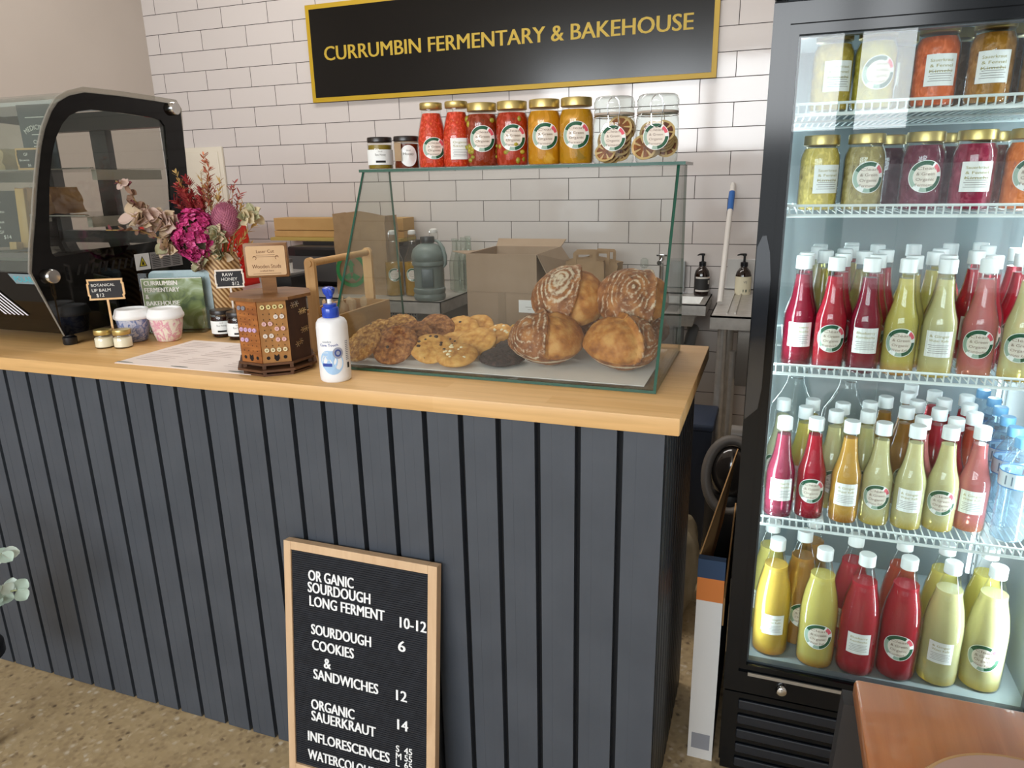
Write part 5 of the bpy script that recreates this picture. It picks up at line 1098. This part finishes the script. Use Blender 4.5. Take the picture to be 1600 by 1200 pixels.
# ================================================================== round leaf plant at the left, table at the right
t = thing('plant_stool', 'dark stool under the eucalyptus vase at the left edge', 'stool', (1.372, -2.5, 0))
MB().lathe([(.07, .265), (.075, .27), (.075, .295), (.07, .3)], 28).build('seat', m_black, t)
MB().lathe([(.010, 0), (.011, .01), (.012, .14), (.012, .27)], 24).build('leg', m_black, t)
lathe_thing('plant_vase', 'orange vase on the dark stool at the left edge', 'vase', [(.04, 0), (.06, .01), (.072, .05), (.055, .1), (.028, .125), (.03, .135)], (1.372, -2.5, .3), P('terracotta', 'b5642a', .3, 0, (8, 'a3561f'), coat=.4), None, 'vase_body')
t = thing('eucalyptus_sprig', 'fresh round leaved eucalyptus sprig in the orange vase at the left edge', 'plant', (1.372, -2.5, .43)); rnd = random.Random(9); st = MB(); lf = MB()
for tip in ((.24, .0, .085), (.215, .0, .175), (.08, .02, .24), (-.08, 0, .2), (.17, -.03, .13)):
    pts = bez((0, 0, -.1), tip, (0, 0, .06), 10); st.tube(pts, .002, 6)
    for k in range(3, 11):
        for s in (-1, 1): ax = (pts[k]-pts[k-1]).normalized(); d = Matrix.Rotation(rnd.uniform(0, 6.28), 3, ax) @ ax.orthogonal().normalized(); leaf_fan(lf, pts[k], d*s+ax*.3, ax+Vector((0, -.6, .3)), rnd.uniform(.028, .036), .016, rnd.randint(0, 1), .25)
st.build('stem', P('green_stem', '8a8f6a', .7), t); lf.build('leaves', [P('gum_leaf', 'a9bcae', .6), P('gum_leaf_pale', 'c3d0c6', .6)], t, 60)
t = thing('cafe_table', 'orange brown timber table in the near right corner', 'table', (3.36, -3.35, 0))
MB().box(0, .95, 0, .812, .712, .74, bev=.006).build('tabletop', wood('cherry_table', 'a3622e', 'b67440', (14, 1, 14), .3, 4, .3), t, 30)
for x, y in ((.0, .80), (.91, .80), (.0, .02), (.91, .02)): MB().add([(x+dx*s+ox, y+dy*s, z) for s, z, ox in ((1, .712, 0), (.6, 0, -.03 if x < .5 else .03)) for dx, dy in ((-.012, -.012), (.03, -.012), (.03, .02), (-.012, .02))], [(0, 1, 2, 3), (4, 5, 6, 7), (0, 1, 5, 4), (1, 2, 6, 5), (2, 3, 7, 6), (3, 0, 4, 7)]).build('leg', P('leg_black', '232224', .5), t, 0)
t = thing('round_board', 'round pinkish board with pale rim on the orange brown table', 'board', (3.52, -2.78, .7402))
MB().lathe([(.115, 0), (.126, .003), (.13, .012), (.126, .018), (.120, .018)], 56).build('rim', wood('rim_wood', 'a98452', 'bb9765', (3, 3, 3)), t, 50); MB().lathe([(.122, .0188), (.0001, .019)], 56, caps=False).build('top_face', P('board_pink', 'ab8e80', .5, 0, (6, 'a1857a')), t, 0)

# ================================================================== drinks fridge
t = thing('drinks_fridge', 'tall black glass door drinks fridge full of jars and bottles', 'fridge', (0, 0, 0))
X0, X1, YF, YB = 3.178, 3.815, -1.965, -1.40
m_fr = P('fridge_black', '07090c', .13, spec=.3); m_lin = P('fridge_liner', '929ea1', .5)
mb = MB().box(X0, X0+.022, YF, YB, .26, 1.98).box(X1-.022, X1, YF, YB, .26, 1.98).box(X0+.022, X1-.022, YB-.02, YB, .26, 1.98).box(X0+.022, X1-.022, YF, YB-.02, 1.71, 1.98).box(X0, X1, YF, YB, .03, .29)
mb.box(X0, X1, -1.998, YF, 1.712, 1.98, bev=.004); fridge_body = mb.build('cabinet', m_fr, t, 20)
mb = MB().box(X0+.022, X0+.030, -1.96, YB-.02, .29, 1.71).box(X1-.030, X1-.022, -1.96, YB-.02, .29, 1.71).box(X0+.03, X1-.03, YB-.03, YB-.02, .29, 1.71).box(X0+.03, X1-.03, -1.96, YB-.03, 1.70, 1.71).box(X0+.03, X1-.03, -1.962, YB-.03, .29, .325)
mb.box(3.5, 3.504, YB-.034, YB-.03, .33, 1.69); mb.build('liner', m_lin, t, 0)
mb = MB()
for x in (X0+.03, X1-.034):
    for y in (-1.95, -1.47):
        mb.box(x, x+.004, y, y+.014, .34, 1.68)
        for k in range(38): mb.box(x-.0005, x+.0045, y+.004, y+.01, .36+.035*k, .366+.035*k, 1)
mb.build('shelf_tracks', [P('track_white', 'dfe6e6', .4), P('vent_black', '050505', .6)], t, 0)
m_strip = P('led_and_fill_white', 'f2fbff', .4, 0, None, 0, 0, 2)
for x in (3.2105, X1-.0405): MB().box(x, x+.008, -1.962, -1.954, .36, 1.66).build('led_and_fill_strip', m_strip, t, 0)  # right strip belongs to the fridge, left one is added
m_wire = P('white_coated_wire', 'e3eded', .35)
def wire_shelf(z, n=41):
    mb = MB(); a, b = 3.214, 3.779; f = -1.955; e = -1.46
    for k in range(n): x = a+.006+(b-a-.012)*k/(n-1); mb.tube([(x, e, z-.0016), (x, f, z-.0016), (x, f-.003, z-.006), (x, f-.003, z+.011)], .0015, 5)
    for zz, rr in ((-.0075, .0034), (.0115, .0026)): mb.tube([(a, f-.003, z+zz), (b, f-.003, z+zz)], rr, 8)
    mb.tube([(a, f-.003, z-.0055), (a, e, z-.0055)], .003, 6).tube([(b, f-.003, z-.0055), (b, e, z-.0055)], .003, 6).tube([(a, e, z-.0045), (b, e, z-.0045)], .003, 6).tube([(a, -1.7, z-.0045), (b, -1.7, z-.0045)], .003, 6)
    return mb.build('wire_shelf', m_wire, t, 40)
ZA, ZB, ZC, ZD, ZE = 1.527, 1.343, 1.0255, .6803, .3255
for z in (ZA, ZB, ZC, ZD): wire_shelf(z)
# door: frame, seal, glass, handle, lock
gx0, gx1, gz0, gz1 = 3.224, 3.768, .338, 1.652
def rect(a, b, c, d): return [(a, c), (b, c), (b, d), (a, d)]
mb = MB().ring(rect(X0, X1, .262, 1.706), rect(gx0, gx1, gz0, gz1), 'y', -2.0, -1.97)
mb.ring(rect(X0+.004, X1-.004, .266, 1.702), rect(gx0-.016, gx1+.016, gz0-.018, gz1+.018), 'y', -2.006, -1.999).ring(rect(gx0-.012, gx1+.012, gz0-.012, gz1+.012), rect(gx0, gx1, gz0, gz1), 'y', -2.003, -1.999)
door = mb.build('door', m_fr, t, 20)
MB().box(gx0-.004, gx1+.004, -1.992, -1.988, gz0-.004, gz1+.004).build('door_glass', g_door, door, 0)
MB().ring(rect(gx0-.0, gx1+.0, gz0, gz1), rect(gx0+.004, gx1-.004, gz0+.005, gz1-.004), 'y', -1.99, -1.972).build('seal', P('seal_grey', '3a4146', .4), door, 0)
pts = [(3.180, .93), (3.204, .955), (3.209, 1.0), (3.209, 1.22), (3.204, 1.27), (3.196, 1.30), (3.188, 1.3), (3.180, 1.28)]
MB().prism(pts, 'y', -2.016, -2.004).build('handle', P('handle_black', '1b1f25', .12, coat=.7), door, 30)
q = MB().lathe([(.0, .012), (.009, .012), (.0115, .010), (.013, .004), (.013, 0)], 28); q.xform(Matrix.Translation((3.303, -2.006, .294)) @ Matrix.Rotation(R(90), 4, 'X')); q.build('lock', m_chrome, door, 40)
MB().box(3.229, 3.62, -2.0075, -2.004, .313, .321).build('chrome_trim', P('trim_silver', 'b8b6b0', .3, .8), door, 0)
mb = MB().box(X0+.004, X1-.004, -1.99, -1.966, .03, .25)
gb = mb.build('lower_panel', m_fr, t, 0); mb = MB()
for k in range(5): mb.box(X0+.036, X1-.036, -1.996, -1.99, .045+.041*k, .070+.041*k, bev=.003)
mb.build('louvre', P('louvre_slate', '171c24', .35), gb, 20)
for x in (X0+.05, X1-.05):
    for y in (-1.93, -1.45): MB().lathe([(.02, 0), (.022, .004), (.022, .022), (.012, .026), (.012, .032)], 18, (x, y, 0)).build('foot', m_black, t)
# light of the right front strip, plus added left and rear fill
for x in (X0+.036, X1-.044): MB().box(x, x+.008, -1.45, -1.44, .36, 1.66).build('led_and_fill_strip', m_strip, t, 0)  # added glowing strips in the rear corners, to backlight the drinks
area('fridge_strip_and_fill', (X1-.05, -1.945, 1.0), (R(90), 0, R(60)), .02, 1.25, 4.5, (.86, .97, 1))
area('fridge_strip_and_fill', (X0+.042, -1.955, .84), (R(90), 0, R(-60)), .02, .95, 1.3, (.86, .97, 1))  # added fill from the left for the front bottles
area('fridge_strip_and_fill', (X0+.052, -1.445, 1.0), (R(90), 0, R(-150)), .02, 1.25, 1.7, (.86, .97, 1))  # this and the next: added backlight behind the drinks
area('fridge_strip_and_fill', (X1-.06, -1.445, 1.0), (R(90), 0, R(150)), .02, 1.25, 1.7, (.86, .97, 1))

# ---- jars on the two upper shelves
KR = ['Sauerkraut', '& Fennel', 'Kimchi']
up = [('yellow_kraut', 3.283, 'dcc566', '8f7420', None, 1, 'pale yellow sauerkraut jar'), ('brown_kraut', 3.363, 'a5955f', '6a5630', 1, None, 'greenish brown kraut jar'), ('purple', 3.463, '6a1834', '2a0714', 1, None, 'dark purple cabbage jar'), ('beet', 3.547, '962846', '4f1020', None, 1, 'beetroot red jar'), ('carrot', 3.632, 'e8792a', 'a83e0a', 1, None, 'orange carrot jar'), ('carrot2', 3.715, 'c8571a', 'a84510', None, 1, 'orange red carrot jar')]
for i, (nm, x, c, ch, rl, sq, lb) in enumerate(up):
    jar(lb+' with '+('round' if rl else 'square')+' label, '+ORD[i]+' in front, second fridge shelf', 0, (x, -1.895, ZB), (4, 2, -6, -8, -10, -14)[i]+(20 if i == 0 else 8), c, CG if rl else None, KR if sq else None, 'jars on the second fridge shelf', chunk=ch, scale=70, fill=.118)
for i, (x, c) in enumerate(((3.29, '6a2030'), (3.412, '4d1024'), (3.505, '5a1a2a'), (3.59, '6d2a20'), (3.68, '8a4a20'))):
    jar(ORD[i]+' jar from the left in the rear row of the second fridge shelf', 0, (x, -1.80, ZB), 0, c, None, None, 'jars on the second fridge shelf', chunk='2f0a18', scale=70)
top = [(3.289, 'bfa64a', '6d6a28', None, 1, 'yellow green kraut jar'), (3.362, 'b3a53c', '6a6420', 1, None, 'green yellow pickle jar'), (3.462, 'e0641f', '9a3208', None, 1, 'shredded carrot jar'), (3.548, 'a8742a', '5a3810', None, 1, 'amber brown preserve jar'), (3.632, '94682e', '4f3412', 1, None, 'brown preserve jar'), (3.715, '98622a', '4f2c10', None, 1, 'dark amber preserve jar')]
for i, (x, c, ch, rl, sq, lb) in enumerate(top):
    jar(lb+' with '+('round' if rl else 'square')+' label, '+ORD[i]+' in front, top fridge shelf', 0, (x, -1.90, ZA), (16, 6, 6, -4, -8, -12)[i], c, CG if rl else None, KR if sq else None, 'jars on the top fridge shelf', chunk=ch, scale=70)
for i, (x, c) in enumerate(((3.41, '8a7a2a'), (3.505, '6d4a1c'), (3.59, '5f3c14'))):
    jar(ORD[i]+' jar from the left in the rear row of the top fridge shelf', 0, (x, -1.81, ZA), 0, c, None, None, 'jars on the top fridge shelf', chunk='5a4a1c', scale=70)

# ---- drink bottles
CK = ['Clean', '& Green', 'Organic', 'Kombucha']; CW = ['Clean', '& Green', 'Organic', 'Water Kefir']
SB = ['Blueberry', 'Kombucha']; SW = ['& Ginger', 'Water Kefir']
SM = [(.027, 0), (.030, .002), (.031, .006), (.031, .098), (.0302, .108), (.0275, .119), (.0236, .132), (.0202, .146), (.0178, .162), (.0158, .18), (.0142, .195), (.0138, .2), (.0138, .214)]
BGP = [(.035, 0), (.040, .004), (.041, .012), (.041, .125), (.0395, .148), (.035, .178), (.0275, .21), (.0195, .238), (.0152, .256), (.0145, .27)]
def cap(parent, r, z0, z1):
    n = 64; mb = MB(); rr = lambda k, b: b*(1+.015*(k % 2)); vs = []; fs = []
    for b, z in ((r, z0), (r, z0+.004), (r*.99, z0+.005), (r*1.0, z1-.002), (r*.93, z1), (.0005, z1)):
        for k in range(n): a = 2*PI*k/n; q = rr(k, b) if z < z1-.001 else b; vs.append((q*math.cos(a), q*math.sin(a), z))
    for i in range(5):
        for k in range(n): k2 = (k+1) % n; fs.append((i*n+k, i*n+k2, (i+1)*n+k2, (i+1)*n+k))
    return mb.add(vs, fs).build('cap', P('cap_white', 'eef3f3', .4), parent, 50)
DEEP = {'yellow': 'c98a1c', 'pale yellow': 'd9c05a', 'pink': 'd98a6a', 'golden': 'c98f2a', 'pale green': 'd5c25a', 'olive yellow': 'b58a20', 'red': '8f2030', 'dark red': '6a1028', 'purple red': '70203a', 'orange': 'b5761a'}
PROTO = {}
def drink(size, kind):
    """first bottle of each size and label; later ones are copies"""
    pr = SM if size == 's' else BGP; r = pr[4][0] if size == 's' else .041
    t = thing('drink_bottle', '-', 'bottle'); MB().lathe(pr, 28).build('glass_bottle', g_bottle, t, 50)
    MB().lathe(inner(pr, .0016, .190 if size == 's' else .224), 28).build('drink', liquid('cccc88', .2), t, 50)
    if size == 's': cap(t, .0158, .2015, .2275)
    else: cap(t, .0168, .2625, .2875)
    z = .068 if size == 's' else .086
    if kind == 'k': round_label('front_label',   .0285 if size == 's' else .0315, r+.0003, z, t, CK)
    if kind == 'w': round_label('front_label',   .0285 if size == 's' else .0315, r+.0003, z, t, CW)
    if kind == 'b': square_label(.048 if size == 's' else .048, .051, r+.0003, z, t, SB)
    if kind == 'g': square_label(.048 if size == 's' else .048, .051, r+.0003, z, t, SW)
    return t
COLS = {'dark red': '9c1a3a', 'red': 'c92c40', 'purple red': 'a53a58', 'yellow': 'e6d97a', 'pale yellow': 'ebe5b0', 'pink': 'e68c8c', 'olive yellow': 'd3c778', 'orange': 'e8b552', 'amber': 'cf9a50', 'golden': 'e0bf55', 'pale green': 'e2dea4', 'cloudy pale': 'e6e6c0', 'rose red': 'd04050', 'orange red': 'd0604a'}
def put(size, kind, x, y, z, rz, col, label, group):
    if (size, kind) not in PROTO: PROTO[size, kind] = o = drink(size, kind); o['label'] = label; o['group'] = group; o.location = (x, y, z); o.rotation_euler = (0, 0, R(rz))
    else: o = dup(PROTO[size, kind], (x, y, z), R(rz), label, group)
    recolor(o, 'drink', liquid(COLS[col], .48, None, 60, DEEP.get(col)))
def shelf(size, z, name, items):
    """items (x, y, colour, label kind or None); rows are read off by depth"""
    front = sorted([i for i in items if i[3]], key=lambda i: i[0])
    rest = sorted([i for i in items if not i[3]], key=lambda i: i[0])
    for k, (x, y, c, kd) in enumerate(front):
        lb = {'k': 'round', 'w': 'round', 'b': 'square', 'g': 'square'}[kd]
        put(size, kd, x, y, z, (x-3.25)*-45+6, c, f'{c} drink with {lb} label, {ORD[k]} from left in front, {name}', 'bottles on the '+name)
    cuts = (-1.80, -1.72, -1.63, 0) if size == 's' else (-1.7, 0)
    lo = -9
    for j, hi in enumerate(cuts):
        row = [i for i in rest if lo <= i[1] < hi]; lo = hi
        for k, (x, y, c, kd) in enumerate(row):
            put(size, 'w' if (k+j) % 3 else 'g', x, y, z, (k*37) % 50-25, c, f'{c} drink, {ORD[k]} from left in {("second", "third", "fourth", "rear")[j]} row, {name}', 'bottles on the '+name)
DR, RD, OL, YE, PY, PK, PU, AM = 'dark red', 'red', 'olive yellow', 'yellow', 'pale yellow', 'pink', 'purple red', 'amber'
shelf('s', ZC, 'third fridge shelf', [(3.272, -1.892, DR, 'b'), (3.332, -1.914, RD, 'k'), (3.395, -1.922, DR, 'b'), (3.459, -1.922, YE, 'w'), (3.526, -1.92, PY, 'g'), (3.598, -1.9, PK, 'k'), (3.664, -1.915, PY, 'w'), (3.729, -1.915, PK, 'g'),
    (3.279, -1.828, DR, 0), (3.318, -1.778, OL, 0), (3.307, -1.697, OL, 0), (3.315, -1.629, OL, 0), (3.348, -1.84, RD, 0), (3.36, -1.732, RD, 0), (3.394, -1.785, OL, 0), (3.378, -1.664, OL, 0), (3.387, -1.575, RD, 0), (3.413, -1.852, RD, 0), (3.44, -1.743, RD, 0), (3.438, -1.62, RD, 0), (3.478, -1.857, YE, 0), (3.515, -1.602, YE, 0), (3.54, -1.842, PY, 0), (3.528, -1.778, YE, 0), (3.551, -1.705, YE, 0), (3.596, -1.57, PY, 0), (3.611, -1.742, RD, 0), (3.659, -1.618, RD, 0), (3.663, -1.539, RD, 0), (3.701, -1.668, RD, 0), (3.684, -1.78, RD, 0), (3.622, -1.83, RD, 0)])
shelf('s', ZD, 'fourth fridge shelf', [(3.263, -1.906, PU, 'b'), (3.327, -1.892, RD, 'k'), (3.397, -1.892, 'orange', 'g'), (3.459, -1.885, PY, 'w'), (3.522, -1.886, PY, 'g'), (3.584, -1.876, PY, 'w'), (3.645, -1.857, PK, 'g'),
    (3.261, -1.769, 'cloudy pale', 0), (3.308, -1.816, YE, 0), (3.325, -1.75, OL, 0), (3.370, -1.826, PY, 0), (3.388, -1.762, 'pale green', 0), (3.436, -1.81, 'pale green', 0), (3.447, -1.737, OL, 0), (3.487, -1.682, AM, 0), (3.559, -1.555, AM, 0), (3.541, -1.63, AM, 0), (3.55, -1.697, AM, 0), (3.52, -1.756, AM, 0), (3.542, -1.82, PK, 0), (3.602, -1.60, RD, 0), (3.61, -1.666, RD, 0), (3.586, -1.748, RD, 0), (3.606, -1.812, RD, 0), (3.665, -1.62, RD, 0), (3.655, -1.694, RD, 0), (3.651, -1.76, 'orange red', 0)])
shelf('b', ZE, 'bottom of the fridge', [(3.272, -1.899, 'golden', 'g'), (3.371, -1.914, YE, 'w'), (3.456, -1.914, RD, 'b'), (3.54, -1.902, RD, 'k'), (3.624, -1.894, PY, 'g'), (3.709, -1.886, PY, 'w'),
    (3.261, -1.811, YE, 0), (3.332, -1.838, AM, 0), (3.356, -1.755, AM, 0), (3.442, -1.826, 'rose red', 0), (3.544, -1.815, 'orange red', 0), (3.63, -1.808, YE, 0), (3.715, -1.80, YE, 0)])
# water bottles
WP = None
def water(x, y, label):
    global WP
    if WP: return dup(WP, (x, y, ZD), 0, label)
    t = WP = thing('water_bottle', label, 'bottle', (x, y, ZD), 0, 'clear water bottles at the right of the fourth fridge shelf')
    pr = [(.024, 0), (.029, .004)]+[(.0285 if k % 2 else .0302, .008+.006*k) for k in range(18)]+[(.031, .118), (.031, .152), (.027, .17), (.016, .19), (.0125, .196), (.0125, .21)]
    MB().lathe(pr, 28).build('plastic_bottle', glass('water_plastic', 'e6f1f8', .9, .05, .10, 'd8e8f2'), t, 60)
    f = cyl_fn(.0313, .135); mb = MB(); n = 36; L = 2*PI*.0313
    for v0, v1, m in ((-.015, .015, 0), (.015, .017, 1), (-.017, -.015, 1)): mb.add([f(-L/2+L*k/n, v, .0002) for v in (v0, v1) for k in range(n+1)], [(k, k+1, n+2+k, n+1+k) for k in range(n)], m)
    for k in range(6): mb.add([f(-L/2+L*k/6+d, v, .0006) for v in (-.01, .009) for d in (.004, .018)], [(0, 1, 3, 2)], 2 if k % 2 else 3)
    mb.build('wrap_label', [P('wrap_pale', 'cfdde8', .4), P('wrap_blue', '3a7fc4', .4), P('wrap_red', 'a8586a', .5), P('wrap_grey', '6b7f95', .5)], t, 0)
    MB().lathe([(.0145, .2), (.0148, .203), (.0148, .217), (.0135, .2195), (.001, .2197)], 28).build('cap', P('cap_sky', '76b4e2', .4), t, 50)
for k, (x, y) in enumerate(((3.709, -1.886), (3.714, -1.815), (3.718, -1.743), (3.722, -1.67), (3.726, -1.60), (3.72, -1.53))): water(x, y, ORD[k]+' clear water bottle from the front, right lane of fourth fridge shelf')
for k, (x, y) in enumerate(((3.29, -1.6), (3.41, -1.6))): o = swing_bottle(('left', 'right')[k]+' big empty swing top bottle at the back of the fourth fridge shelf', (x, y, ZD), 15, None, 0, .29, .056, 'big swing top bottles in the fridge', None)
